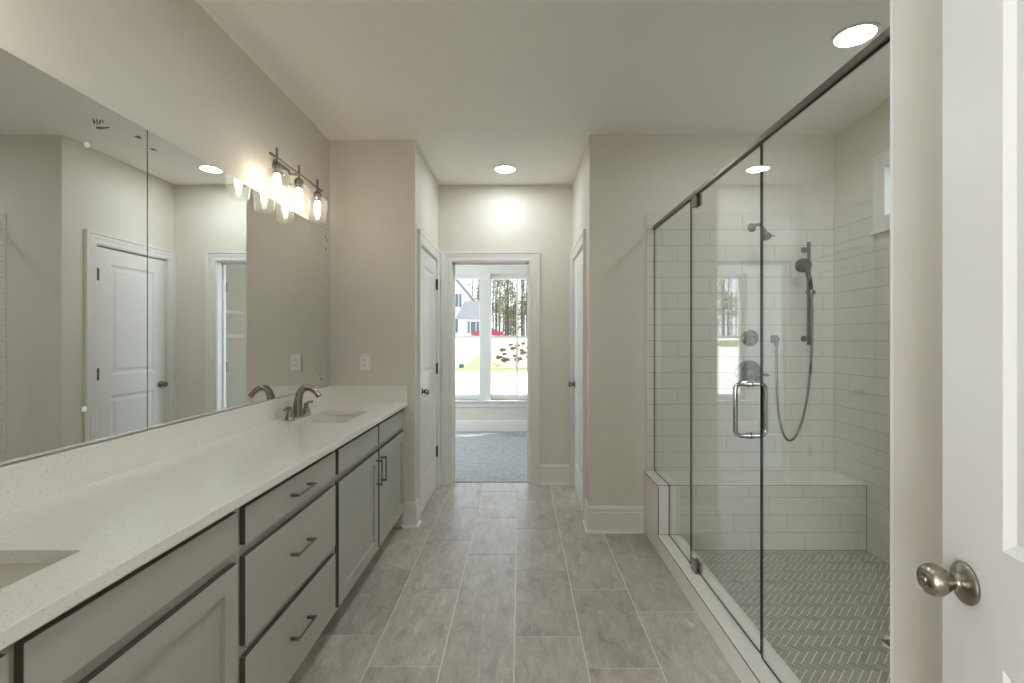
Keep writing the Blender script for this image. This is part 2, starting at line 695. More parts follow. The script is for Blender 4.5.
def rect_minus(r, h):
    u0, v0, u1, v1 = r
    a0, b0, a1, b1 = h
    if a0 >= u1 or a1 <= u0 or b0 >= v1 or b1 <= v0:
        return [r]
    out = []
    if u0 < a0: out.append((u0, v0, a0, v1))
    if u1 > a1: out.append((a1, v0, u1, v1))
    c0, c1 = max(u0, a0), min(u1, a1)
    if v0 < b0: out.append((c0, v0, c1, b0))
    if v1 > b1: out.append((c0, b1, c1, v1))
    return out


# bathroom floor
FX0, FX1, FY0, FY1 = XL, XC, -0.14, YF + 0.06
b = MB().box(FX0, FY0, -0.1, FX1, FY1, -0.0012, 1)
PX, PY, G = 0.2985, 0.6117, 0.0027
for c in range(-5, 6):
    x0 = -0.0245 + (c - 3) * PX + 0.0
    off = 2.165 + (3 - c) * 0.2075
    for r in range(-9, 9):
        y0 = off + r * PY
        p = clip_poly(rect(x0 + G, y0 + G, x0 + PX - G, y0 + PY - G), FX0, FY0, FX1, FY1)
        if p:
            tile(b, p, -0.0012, 0.0, XYZ, 0)
struct('floor', b, [M['floor_tile'], M['grout_light']], 'grey rectangular porcelain floor tiles with pale grout', 'floor', recalc=True)


# shower wall tile
def subway(mb, u0, v0, u1, v1, w0, w1, mp, top, shift, holes=()):
    PU, PV, g = 0.333, 0.1095, 0.0013
    r = 0
    v = top
    while v > v0:
        a, bb = max(v - PV, v0), v
        k0 = math.floor((u0 - shift - r * PU / 3) / PU) - 1
        for k in range(k0, k0 + int((u1 - u0) / PU) + 4):
            uu = shift + r * PU / 3 + k * PU
            x0, x1 = max(uu, u0), min(uu + PU, u1)
            y0, y1 = a, min(bb, v1)
            if x1 - x0 < 0.004 or y1 - y0 < 0.004:
                continue
            rs = [(x0 + g, y0 + g, x1 - g, y1 - g)]
            for h in holes:
                rs = [q for t in rs for q in rect_minus(t, h)]
            for q in rs:
                if q[2] - q[0] > 0.004 and q[3] - q[1] > 0.004:
                    tile(mb, rect(*q), w0, w1, mp, 0)
        v -= PV
        r += 1


TT = 2.197
b = MB().box(XC, YS - 0.007, 0.0, XR - 0.008, YS, TT, 1)
subway(b, XC + 0.004, 0.425, XR - 0.008, TT, YS - 0.007, YS - 0.0085, XZY, TT, 0.20)
b.box(XC - 0.004, YS - 0.010, 0.43, XC + 0.002, YS, TT + 0.003, 2)
struct('wall_tile_end', b, [M['wall_tile'], M['grout_wall'], M['trim']], 'white tiled shower wall carrying the shower fittings', 'wall', recalc=True)
hole = (WY0 - 0.085, WZ0 - 0.085, WY1 + 0.096, TT + 0.1)
b = MB().slab([YN, hole[0], hole[2], YS], [0, hole[1], TT], XR - 0.007, XR, {(1, 1)}, YZX, 1)
subway(b, YN, 0.012, YS - 0.0085, TT, XR - 0.007, XR - 0.0085, YZX, TT, 0.05, [hole])
struct('wall_tile_right', b, [M['wall_tile'], M['grout_wall']], 'white tiled shower wall under the small high window', 'wall', recalc=True)
b = MB().box(XC + 0.002, YN, 0.0, XR - 0.008, YN + 0.007, TT, 1)
subway(b, XC + 0.006, 0.012, XR - 0.008, TT, YN + 0.007, YN + 0.0085, XZY, TT, 0.1)
b.box(XC - 0.0006, YN - 0.001, 0.1, XC + 0.004, YN + 0.008, CH - 0.001, 2)
struct('wall_tile_near', b, [M['wall_tile'], M['grout_wall'], M['trim']], 'white tiled shower wall nearest the camera', 'wall', recalc=True)

# shower pan: herringbone mosaic
SX0, SX1, SY0, SY1 = 1.0, XR - 0.008, YN + 0.008, 3.00
PZ = 0.012
b = MB().box(SX0 - 0.02, SY0 - 0.05, -0.1, SX1 + 0.02, SY1 + 0.05, PZ - 0.001, 1)
w = 0.0267
ca = math.cos(PI / 4)


def rot45(p):
    # the (1,1) lattice direction runs along x
    x, y = p
    return ((x + y) * ca * w + 1.6, (-x + y) * ca * w + 2.08)


g = 0.075
DR = 0.046
for i in range(-60, 60):
    for j in range(-14, 14):
        bx, by = i + 3 * j, i - 3 * j
        for (x, y, dx, dy) in ((bx, by, 3, 1), (bx + 3, by - 2, 1, 3)):
            q = [rot45(p) for p in rect(x + g, y + g, x + dx - g, y + dy - g)]
            cx = sum(p[0] for p in q) / 4
            cyy = sum(p[1] for p in q) / 4
            if not (SX0 - .06 < cx < SX1 + .06 and SY0 - .06 < cyy < SY1 + .06):
                continue
            if abs(cx - 1.632) < DR and abs(cyy - 2.08) < DR:
                continue
            p = clip_poly(q, SX0, SY0, SX1, SY1)
            if p:
                tile(b, p, PZ - 0.001, PZ, XYZ, 0)
struct('floor_shower', b, [M['mosaic'], M['grout_pan']], 'grey herringbone mosaic shower floor', 'floor', recalc=True)


# ------------------------------------------------------------------ mouldings
def casing(mb, u0, u1, h, w0, sg, mp, width=0.092, floor=0.0, mi=0):
    """door casing on the face w0, standing out along sg, around the opening u0..u1 up to h"""
    prof = [(0.0, 0.0), (0.0, 0.011), (0.012, 0.014), (0.030, 0.0125), (0.055, 0.0165), (0.066, 0.0155), (0.070, 0.021), (width, 0.022), (width, 0.0)]
    r = 0.006
    paths = []
    for (o, t) in prof:
        a = o + r
        paths.append([Vector(mp(u0 - a + 0 * r, floor, w0 + sg * t)), Vector(mp(u0 - a, h + a, w0 + sg * t)), Vector(mp(u1 + a, h + a, w0 + sg * t)), Vector(mp(u1 + a, floor, w0 + sg * t))])
    mb.profile(paths, mi)


def baseboard(mb, p0, p1, nrm, h=0.182, shoe=True):
    """board along p0 -> p1 (x, y), standing out along nrm"""
    p0, p1, nrm = Vector((*p0, 0)), Vector((*p1, 0)), Vector((*nrm, 0))
    prof = [(0, 0), (0.0145, 0), (0.0145, h - 0.045), (0.0115, h - 0.040), (0.0125, h - 0.022), (0.006, h - 0.004), (0.004, h), (0, h)]
    mb.profile([[p0 + nrm * t + Vector((0, 0, z)), p1 + nrm * t + Vector((0, 0, z))] for t, z in prof])
    if shoe:
        prof = [(0.0145, 0), (0.030, 0), (0.029, 0.008), (0.024, 0.016), (0.0145, 0.019)]
        mb.profile([[p0 + nrm * t + Vector((0, 0, z)), p1 + nrm * t + Vector((0, 0, z))] for t, z in prof])


def baseboard_corner(mb, p0, pc, p1, n0, n1):
    """two runs meeting in a mitre at the outside corner pc"""
    h = 0.182
    P = [Vector((*p, 0)) for p in (p0, pc, p1)]
    N = [Vector((*n0, 0)), Vector((*n0, 0)) + Vector((*n1, 0)), Vector((*n1, 0))]
    for prof in ([(0, 0), (0.0145, 0), (0.0145, h - 0.045), (0.0115, h - 0.040), (0.0125, h - 0.022), (0.006, h - 0.004), (0.004, h), (0, h)],
                 [(0.0145, 0), (0.030, 0), (0.029, 0.008), (0.024, 0.016), (0.0145, 0.019)]):
        mb.profile([[p + n * t + Vector((0, 0, z)) for p, n in zip(P, N)] for t, z in prof])


b = MB()
baseboard_corner(b, (-0.83, YE), (AL, YE), (AL, 3.505), (0, -1), (1, 0))
baseboard(b, (AL, 4.405), (AL, YF), (1, 0))
struct('baseboard_left', b, M['trim'], 'white baseboard on the wall stub past the vanity', 'baseboard')
b = MB()
baseboard_corner(b, (XC - 0.012, YS), (AR, YS), (AR, 3.505), (0, -1), (-1, 0))
baseboard(b, (AR, 4.405), (AR, YF), (-1, 0))
struct('baseboard_right', b, M['trim'], 'white baseboard between the passage door and the shower', 'baseboard')
b = MB()
baseboard(b, (AL, YF), (-0.72, YF), (0, -1))
baseboard(b, (0.184, YF), (AR, YF), (0, -1))
struct('baseboard_far', b, M['trim'], 'white baseboard beside the open doorway', 'baseboard')
b = MB()
baseboard(b, (BX0, YW), (BX1, YW), (0, -1), h=0.165, shoe=False)
struct('baseboard_window', b, M['trim'], 'white baseboard under the window beyond the doorway', 'baseboard')
b = MB()
baseboard(b, (XC, 0.0), (XC, YN - 0.01), (-1, 0))
struct('baseboard_near', b, M['trim'], 'white baseboard behind the open white door', 'baseboard')

b = MB()
casing(b, -0.62, 0.082, 2.035, YF, -1, XZY)
b.box(-0.62, YF + 0.07, 0, -0.605, YF + 0.105, 2.035).box(0.067, YF + 0.07, 0, 0.082, YF + 0.105, 2.035).box(-0.62, YF + 0.07, 2.02, 0.082, YF + 0.105, 2.035)
struct('trim_1', b, M['trim'], 'white casing around the open doorway at the end of the passage', 'door casing')
b = MB()
casing(b, 3.60, 4.31, 2.035, AL, 1, YZX)
struct('trim_2', b, M['trim'], 'white casing around the closed door left of the passage', 'door casing')
b = MB()
casing(b, 3.60, 4.31, 2.035, AR, -1, YZX)
struct('trim_3', b, M['trim'], 'white casing around the closed door right of the passage', 'door casing')


# ------------------------------------------------------------------ panel doors
def panel_leaf(w_, h, t, cells_u, cells_v, panels, recess=0.007, raised=True, back=True, step=0.014):
    """leaf in local x (width), z (height), faces at y = 0 and y = -t"""
    mb = MB()
    nu, nv = len(cells_u) - 1, len(cells_v) - 1
    for side in ((0, 1) if back else (0,)):
        y0 = 0.0 if side == 0 else -t
        sg = -1 if side == 0 else 1
        for i in range(nu):
            for j in range(nv):
                a, c, b0, d = cells_u[i], cells_u[i + 1], cells_v[j], cells_v[j + 1]
                if (i, j) not in panels:
                    mb.add([(a, y0, b0), (c, y0, b0), (c, y0, d), (a, y0, d)], [(0, 1, 2, 3)])
                    continue
                rings = [(0, 0), (step, recess)]
                if raised:
                    rings += [(step + 0.018, recess), (step + 0.034, 0.002)]
                vs, fs = [], []
                for (o, dp) in rings:
                    y = y0 + sg * dp
                    vs += [(a + o, y, b0 + o), (c - o, y, b0 + o), (c - o, y, d - o), (a + o, y, d - o)]
                for k in range(len(rings) - 1):
                    for q in range(4):
                        fs.append((k * 4 + q, k * 4 + (q + 1) % 4, k * 4 + 4 + (q + 1) % 4, k * 4 + 4 + q))
                k = (len(rings) - 1) * 4
                fs.append((k, k + 1, k + 2, k + 3))
                mb.add(vs, fs)
    if not back:
        mb.add([(0, -t, 0), (w_, -t, 0), (w_, -t, h), (0, -t, h)], [(0, 1, 2, 3)])
    us, vs2 = cells_u, cells_v
    for j in range(nv):
        for x in (0, w_):
            mb.add([(x, 0, vs2[j]), (x, 0, vs2[j + 1]), (x, -t, vs2[j + 1]), (x, -t, vs2[j])], [(0, 1, 2, 3)])
    for i in range(nu):
        for z in (0, h):
            mb.add([(us[i], 0, z), (us[i + 1], 0, z), (us[i + 1], -t, z), (us[i], -t, z)], [(0, 1, 2, 3)])
    return mb


KNOB = [(0.0, 0.0), (0.030, 0.0), (0.031, 0.0035), (0.029, 0.007), (0.024, 0.0095), (0.0145, 0.012), (0.0112, 0.0165), (0.0112, 0.020), (0.0135, 0.0235), (0.0185, 0.029), (0.0228, 0.036), (0.0238, 0.042), (0.0226, 0.049), (0.019, 0.055), (0.0155, 0.0572), (0.0145, 0.056), (0.009, 0.056), (0.0085, 0.0578), (0.0, 0.0578)]


def room_door(name, label, w_, loc, rz, hinges_z, knob_z, flip=1, knob_both=False, hinge=True):
    """hinge side at local x = 0; visible face y = 0"""
    h = 2.02
    t = 0.035
    root = thing(name, label, 'door', loc, rz, kind='structure')
    s = 0.133
    mb = panel_leaf(w_, h, t, [0, s, w_ - s, w_], [0, 0.235, 0.885, 1.045, 1.90, h], {(1, 1), (1, 3)})
    leaf = mb.build('leaf', M['trim'], root)
    kx = w_ - 0.060
    for sd in ((1, -1) if knob_both else (1,)):
        y0 = 0.0 if sd == 1 else -t
        kb = MB().lathe(KNOB, (kx, y0, knob_z), (0, sd, 0), 32)
        k = kb.build('door_knob', M['nickel'], root)
        pb = MB().tube([(kx, y0 + sd * 0.0572, knob_z), (kx, y0 + sd * 0.0594, knob_z)], [0.0035, 0.003], 10)
        pb.box(kx - 0.0065, y0 + sd * 0.0565, knob_z - 0.0012, kx + 0.0065, y0 + sd * 0.0600, knob_z + 0.0012)
        pb.build('knob_button', M['nickel_dark'], k)
    lp = MB().box(w_ - 0.0005, -t / 2 - 0.0125, knob_z - 0.028, w_ + 0.001, -t / 2 + 0.0125, knob_z + 0.028)
    lp.build('latch_plate', M['nickel'], root)
    if hinge:
        for z in hinges_z:
            hb = MB().tube([(-0.003, 0.008, z - 0.048), (-0.003, 0.008, z + 0.048)], 0.0085, 10)
            hb.box(-0.0015, -0.03, z - 0.044, 0.0005, 0.004, z + 0.044)
            hb.box(0.0, 0.0, z - 0.044, 0.028, 0.0015, z + 0.044)
            hb.build('hinge', M['hinge'], root)
    return root


DZ = 0.008
HZ = (1.81, 1.06, 0.32)
# near door, open against the right wall: hinge near (0.50, 0.04), free edge at (0.682, 0.778)
d0 = Vector((0.241, 0.9705))
a0 = math.atan2(d0.y, d0.x)
fe = Vector((0.682, 0.778))
dw = 0.762
hp = fe - d0 * dw
r1 = room_door('door_1', 'white two-panel door standing open at the right edge with large nickel knob', dw, (hp.x, hp.y, DZ), a0, HZ, 0.966, knob_both=True)
# left alcove door (face towards +x): hinge at the far side
r2 = room_door('door_2', 'closed white two-panel door on the left side of the passage', 0.704, (AL - 0.004, 4.307, DZ), -PI / 2, HZ, 0.925)
# right alcove door (face towards -x): hinge at the near side
r3 = room_door('door_3', 'closed white two-panel door on the right side of the passage', 0.704, (AR + 0.004, 3.603, DZ), PI / 2, HZ, 0.925)
# open door of the far room, swung away from its right jamb
r4 = room_door('door_4', 'white door swung open into the carpeted room beyond the doorway', 0.69, (0.090, YF + T + 0.012, DZ), math.radians(52), HZ, 0.92, knob_both=True)
for ch in r1.children:
    pass

# jamb hinges seen in the far doorway
hp_ = MB()
for z in HZ:
    hp_.box(0.0805, YF + 0.108, z - 0.044, 0.0825, YF + 0.122, z + 0.044)
o = hp_.build('trim_4', M['hinge'])
tag(o, 'steel hinge leaves let into the right jamb of the open doorway', 'hinge', kind='structure')

# ------------------------------------------------------------------ windows
# double window beyond the doorway
GZ0, GZ1, RZ = 0.515, 2.205, 1.355
wroot = thing('window_1', 'white double window beyond the doorway looking onto the street', 'window', (0, YW, 0), kind='structure')
LOC = (0, YW, 0)
b = MB()
b.slab([-1.40, WX[0][0], WX[0][1], WX[1][0], WX[1][1], 0.40], [0.45, GZ0, GZ1, 2.27], YW + 0.05, YW + 0.13, {(1, 1), (3, 1)}, XZY)
b.build('window_frame', M['trim'], wroot, LOC)
for (x0, x1) in WX:
    sb = MB()
    sb.box(x0, YW + 0.075, RZ - 0.018, x1, YW + 0.115, RZ + 0.018, 0, 0.003)
    sb.box(x0, YW + 0.07, GZ0, x0 + 0.012, YW + 0.115, GZ1).box(x1 - 0.012, YW + 0.07, GZ0, x1, YW + 0.115, GZ1)
    sb.box(x0, YW + 0.07, GZ0, x1, YW + 0.115, GZ0 + 0.015).box(x0, YW + 0.07, GZ1 - 0.012, x1, YW + 0.115, GZ1)
    s_ = sb.build('sash', M['trim'], wroot, LOC)
    xm = (x0 + x1) / 2
    mb_ = MB().box(xm - 0.013, YW + 0.084, GZ0, xm + 0.013, YW + 0.104, GZ1)
    mb_.build('muntin', M['trim'], s_, LOC)
    MB().box(x0 + 0.004, YW + 0.094, GZ0 + 0.004, x1 - 0.004, YW + 0.098, GZ1 - 0.004).build('pane', M['pane'], s_, LOC)
b = MB()
b.box(-1.55, YW - 0.055, 0.425, 0.55, YW + 0.05, 0.45, 0, 0.004)
b.box(-1.50, YW - 0.018, 0.355, 0.50, YW, 0.425, 0, 0.003)
b.build('window_sill', M['trim'], wroot, LOC)
b = MB()
b.box(-1.50, YW - 0.02, 0.45, -1.39, YW, 2.28, 0, 0.003).box(0.39, YW - 0.02, 0.45, 0.50, YW, 2.28, 0, 0.003)
b.box(-1.50, YW - 0.022, 2.26, 0.50, YW, 2.39, 0, 0.003).box(-1.52, YW - 0.04, 2.39, 0.52, YW, 2.41, 0, 0.003)
b.box(-0.575, YW - 0.02, 0.45, -0.425, YW + 0.05, 2.27, 0, 0.003)
b.build('window_casing', M['trim'], wroot, LOC)

# high shower window
LOC = (XR, WY1, WZ0)
wroot = thing('window_2', 'small white trimmed window high on the right shower wall', 'window', LOC, kind='structure')
b = MB().slab([WY0 - 0.085, WY0, WY1, WY1 + 0.096], [WZ0 - 0.085, WZ0, WZ1, WZ1 + 0.085], XR - 0.018, XR, {(1, 1)}, YZX)
b.build('window_casing', M['trim'], wroot, LOC)
b = MB().slab([WY0, WY0 + 0.03, WY1 - 0.03, WY1], [WZ0, WZ0 + 0.03, WZ1 - 0.03, WZ1], XR + 0.05, XR + 0.10, {(1, 1)}, YZX)
s_ = b.build('sash', M['trim'], wroot, LOC)
MB().box(XR + 0.07, WY0 + 0.02, WZ0 + 0.02, XR + 0.075, WY1 - 0.02, WZ1 - 0.02).build('pane', M['pane'], s_, LOC)
MB().box(XR - 0.035, WY0 - 0.10, WZ0 - 0.10, XR, WY1 + 0.104, WZ0 - 0.082, 0, 0.003).build('window_sill', M['slab'], wroot, LOC)

# ------------------------------------------------------------------ vanity
FF = -0.834      # face frame plane
FR = -0.815      # front faces
V0, V1 = 0.150, 3.416


def pull(parent, loc, cy_, cz, ln, vertical):
    p = MB()
    x0 = FR
    if vertical:
        p.box(x0 + 0.027, cy_ - 0.0038, cz - ln / 2, x0 + 0.0345, cy_ + 0.0038, cz + ln / 2, 0, 0.0012)
        for s in (-1, 1):
            z = cz + s * (ln / 2 - 0.009)
            p.box(x0, cy_ - 0.0048, z - 0.006, x0 + 0.030, cy_ + 0.0048, z + 0.006, 0, 0.001)
    else:
        p.box(x0 + 0.027, cy_ - ln / 2, cz - 0.0036, x0 + 0.0345, cy_ + ln / 2, cz + 0.0036, 0, 0.0012)
        for s in (-1, 1):
            y = cy_ + s * (ln / 2 - 0.009)
            p.box(x0, y - 0.006, cz - 0.0042, x0 + 0.030, y + 0.006, cz + 0.0042, 0, 0.001)
    return p.build('pull', M['nickel_dark'], parent, loc)


def shaker(y0, y1, z0, z1, parent, loc, name):
    s = 0.062
    w_, h = y1 - y0, z1 - z0
    src = panel_leaf(w_, h, 0.019, [0, s, w_ - s, w_], [0, s, h - s, h], {(1, 1)}, 0.011, False, False, 0.0015)
    mb = MB()
    # local x -> y, local y (0 = face) -> x, z -> z
    mb.v = [(FR + p[1], y0 + p[0], z0 + p[2]) for p in src.v]
    mb.f, mb.s = src.f, src.s
    # seam shade is painted into the four edges of the door
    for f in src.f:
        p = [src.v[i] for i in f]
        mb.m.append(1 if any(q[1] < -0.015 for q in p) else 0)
    return mb.build(name, [M['cabinet'], M['cabinet_edge_shade']], parent, loc)


def slab_front(y0, y1, z0, z1, parent, loc, name):
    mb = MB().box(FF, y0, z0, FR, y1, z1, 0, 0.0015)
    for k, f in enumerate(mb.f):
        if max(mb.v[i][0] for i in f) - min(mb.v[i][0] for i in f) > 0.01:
            mb.m[k] = 1  # front edges carry the painted seam shade
    return mb.build(name, [M['cabinet'], M['cabinet_edge_shade']], parent, loc)


def cabinet(name, label, y0, y1):
    loc = (XL + 0.25, (y0 + y1) / 2, 0)
    root = thing(name, label, 'cabinet', loc)
    b = MB()
    b.box(XL + 0.002, y0, 0.10, FF - 0.02, y0 + 0.016, 0.858).box(XL + 0.002, y1 - 0.016, 0.10, FF - 0.02, y1, 0.858)
    b.box(XL + 0.002, y0 + 0.016, 0.10, FF - 0.02, y1 - 0.016, 0.118).box(XL + 0.002, y0 + 0.016, 0.118, XL + 0.010, y1 - 0.016, 0.858)
    b.box(FF - 0.02, y0, 0.10, FF, y1, 0.858, 0, 0.001)
    b.build('body', M['cabinet'], root, loc)
    MB().box(XL + 0.002, y0, 0.0, -0.905, y1, 0.0995).build('toe_kick', M['cabinet'], root, loc)
    return root, loc


Z_T0, Z_T1 = 0.725, 0.837
Z_D0, Z_D1 = 0.128, 0.690


def sink_base(label, y0, y1, pulls=True):
    root, loc = cabinet('sink_base_cabinet', label, y0, y1)
    ym = (y0 + y1) / 2
    rv, gp = 0.019, 0.012
    for a, c, s in ((y0 + rv, ym - gp, 1), (ym + gp, y1 - rv, -1)):
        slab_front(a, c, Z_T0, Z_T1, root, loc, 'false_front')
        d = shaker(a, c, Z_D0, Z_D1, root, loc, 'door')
        pull(d, loc, (c - 0.030) if s == 1 else (a + 0.030), Z_D1 - 0.115, 0.150, True)
    return root


Y_A, Y_B = 1.412, 2.150
sink_base('grey sink base cabinet under the cut-off sink nearest the camera', V0, Y_A)
root, loc = cabinet('drawer_base_cabinet', 'grey three-drawer cabinet between the two sink cabinets', Y_A + 0.001, Y_B - 0.001)
for (z0, z1) in ((Z_T0, Z_T1), (0.424, 0.690), (Z_D0, 0.389)):
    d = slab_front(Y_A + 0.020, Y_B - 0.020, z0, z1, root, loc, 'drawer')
    pull(d, loc, (Y_A + Y_B) / 2, (z0 + z1) / 2 + (0.012 if z1 - z0 > 0.2 else 0), 0.150, False)
sink_base('grey two-door sink base cabinet with paired pulls by the passage', Y_B, V1)

# countertop with two sink openings
CX1 = -0.796
S1, S2 = (0.57, 1.025), (2.55, 3.005)
SXA, SXB = -1.215, -0.932
CT = thing('countertop', 'long speckled white quartz countertop with backsplash on the vanity', 'countertop', (XL + 0.27, 1.78, 0.86))
LOC = (XL + 0.27, 1.78, 0.86)
b = MB().slab([XL + 0.001, SXA, SXB, CX1], [0.135, S1[0], S1[1], S2[0], S2[1], YE - 0.001], 0.86, 0.89, {(1, 1), (1, 3)}, XYZ)
o = b.build('slab', M['quartz'], CT, LOC)
bv = o.modifiers.new('bevel', 'BEVEL')
bv.width = 0.002
bv.segments = 2
bv.limit_method = 'ANGLE'
MB().box(XL + 0.001, 0.135, 0.89, XL + 0.020, YE - 0.001, 1.007, 0, 0.0015).build('backsplash', M['quartz'], CT, LOC)
MB().box(XL + 0.020, YE - 0.020, 0.89, -0.797, YE - 0.001, 1.003, 0, 0.0015).build('side_splash', M['quartz'], CT, LOC)


# undermount sinks
def sink(label, y0, y1):
    loc = ((SXA + SXB) / 2, (y0 + y1) / 2, 0.72)
    root = thing('sink', label, 'sink', loc, group='undermount sinks')
    b = MB()
    e = 0.006
    rings = [(-0.022, 0.8595), (-e, 0.8595), (-e + 0.002, 0.845), (0.012, 0.75), (0.05, 0.728), (0.09, 0.724)]
    vs, fs = [], []
    K = 7
    n = 4 * K
    for (o, z) in rings:
        x0, x1, a, c = SXA + o, SXB - o, y0 + o, y1 - o
        rad = 0.03 + max(0, o) * 0.5
        for (cx, cyy, st) in ((x1 - rad, c - rad, 0), (x0 + rad, c - rad, 1), (x0 + rad, a + rad, 2), (x1 - rad, a + rad, 3)):
            for k in range(K):
                an = (st + k / (K - 1)) * PI / 2
                vs.append((cx + rad * math.cos(an), cyy + rad * math.sin(an), z))
    # outer shell below
    for (o, z) in [(0.08, 0.712), (0.03, 0.716), (-0.002, 0.745), (-0.012, 0.8495), (-0.022, 0.8495)]:
        x0, x1, a, c = SXA + o, SXB - o, y0 + o, y1 - o
        rad = 0.03 + max(0, o) * 0.5
        for (cx, cyy, st) in ((x1 - rad, c - rad, 0), (x0 + rad, c - rad, 1), (x0 + rad, a + rad, 2), (x1 - rad, a + rad, 3)):
            for k in range(K):
                an = (st + k / (K - 1)) * PI / 2
                vs.append((cx + rad * math.cos(an), cyy + rad * math.sin(an), z))
    R = len(rings) + 5
    for r in list(range(len(rings) - 1)) + list(range(len(rings), R - 1)):
        for k in range(n):
            fs.append((r * n + k, r * n + (k + 1) % n, (r + 1) * n + (k + 1) % n, (r + 1) * n + k))
    r = len(rings) - 1
    fs.append([r * n + k for k in range(n)])
    fs.append([(r + 1) * n + k for k in range(n)])
    for k in range(n):
        fs.append((k, (k + 1) % n, (R - 1) * n + (k + 1) % n, (R - 1) * n + k))
    b.add(vs, fs, 0, True)
    b.build('basin', M['porcelain'], root, loc)
    MB().lathe([(0.0, 0.0005), (0.022, 0.0005), (0.022, 0.003), (0.014, 0.004), (0.012, 0.002), (0, 0.003)], ((SXA + SXB) / 2, (y0 + y1) / 2, 0.724), (0, 0, 1), 20).build('drain', M['nickel'], root, loc)


sink('white undermount sink cut off at the left edge of the picture', *S1)
sink('white undermount sink beside the nickel faucet near the end wall', *S2)


# faucet
def arc(c, r, a0, a1, n, e1, e2):
    c, e1, e2 = Vector(c), Vector(e1), Vector(e2)
    return [c + e1 * (r * math.cos(a0 + (a1 - a0) * i / n)) + e2 * (r * math.sin(a0 + (a1 - a0) * i / n)) for i in range(n + 1)]


def bez(p, n=24):
    p = [Vector(q) for q in p]
    out = []
    for i in range(n + 1):
        t = i / n
        a = [q.copy() for q in p]
        while len(a) > 1:
            a = [a[k].lerp(a[k + 1], t) for k in range(len(a) - 1)]
        out.append(a[0])
    return out


FY, FX = 2.752, -1.266
LOC = (FX, FY, 0.89)
root = thing('faucet', 'brushed nickel widespread faucet with arched spout and two levers', 'faucet', LOC)
path = bez([(FX - 0.004, FY, 0.893), (FX - 0.004, FY, 0.950), (FX - 0.004, FY, 1.045), (FX + 0.016, FY, 1.085), (FX + 0.074, FY, 1.068), (FX + 0.109, FY, 1.020)], 26)
rad = [0.0300 - 0.0095 * min(1, i / 9) ** 0.8 - 0.0070 * max(0, (i - 9) / 17) for i in range(27)]
b = MB().tube(path, rad, 18)
b.lathe([(0, 0), (0.031, 0), (0.032, 0.003), (0.030, 0.007), (0.026, 0.010), (0, 0.010)], (FX, FY, 0.89), (0, 0, 1), 24)
# ribs along the flared foot
for k in range(8):
    an = 2 * PI * k / 8
    e = (math.cos(an), math.sin(an))
    b.tube([(path[i].x + e[0] * rad[i] * 0.93, path[i].y + e[1] * rad[i] * 0.93, path[i].z) for i in range(0, 11)], [0.004 - 0.00025 * i for i in range(11)], 6)
tip, tdir = path[-1], (path[-1] - path[-2]).normalized()
b.build('spout', M['nickel'], root, LOC)
MB().lathe([(0, -0.004), (0.0145, -0.004), (0.0155, 0.002), (0.0150, 0.016), (0.012, 0.018), (0.011, 0.015), (0, 0.015)], tip, tdir, 18).build('aerator', M['nickel'], root, LOC)
for s in (-1, 1):
    hy = FY + s * 0.102
    b = MB().lathe([(0, 0), (0.027, 0), (0.028, 0.003), (0.025, 0.008), (0.021, 0.022), (0.0155, 0.040), (0.0125, 0.050), (0.0145, 0.055), (0.0145, 0.060), (0.010, 0.066), (0, 0.067)], (FX, hy, 0.89), (0, 0, 1), 22)
    hd = b.build('handle', M['nickel'], root, LOC)
    b = MB().tube([(FX, hy - s * 0.010, 0.952), (FX + 0.001, hy + s * 0.012, 0.955), (FX + 0.003, hy + s * 0.040, 0.957), (FX + 0.005, hy + s * 0.066, 0.955), (FX + 0.005, hy + s * 0.073, 0.954)], [0.0085, 0.0090, 0.0074, 0.0088, 0.006], 12)
    b.build('lever', M['nickel'], hd, LOC)


# mirrors
def mirror(label, y0, y1, z0=1.011, z1=2.090):
    loc = (XL, (y0 + y1) / 2, z0)
    root = thing('mirror', label, 'mirror', loc, group='vanity mirror panels')
    b = MB()
    x0, x1 = XL + 0.0005, XL + 0.008
    b.box(x0, y0, z0, x1, y1, z1, 1)
    b.m[:] = [1] * 6
    o = b.build('glass', [M['mirror'], M['mirror_edge']], root, loc)
    for p in o.data.polygons:
        p.material_index = 0 if p.normal.x > 0.5 else 1
    return root, loc


mr1, ml1 = mirror('large frameless mirror panel on the left nearest the camera', 0.16, 1.7350)
mr2, ml2 = mirror('large frameless mirror panel beside the vanity light and end wall', 1.7390, YE - 0.004)
MX = XL + 0.008


def on_mirror(px, py):
    k = -MX / (520 - px)
    return k * 482, CAM_Z - (py - 338) * k


for px, py in ((86.5, 145), (83.5, 409)):
    y, z = on_mirror(px, py)
    MB().lathe([(0, 0), (0.0085, 0), (0.0085, 0.003), (0.0075, 0.004), (0, 0.004)], (MX, y, z), (1, 0, 0), 20).build('bumper', M['plastic'], mr1, ml1)


def smear(root, loc, pts):
    """thin flake of residue on the mirror face, outline given where it sits on the glass"""
    P = [on_mirror(*p) for p in pts]
    MB().prism(P, MX, MX + 0.0006, YZX).build('residue', M['ink'], root, loc)


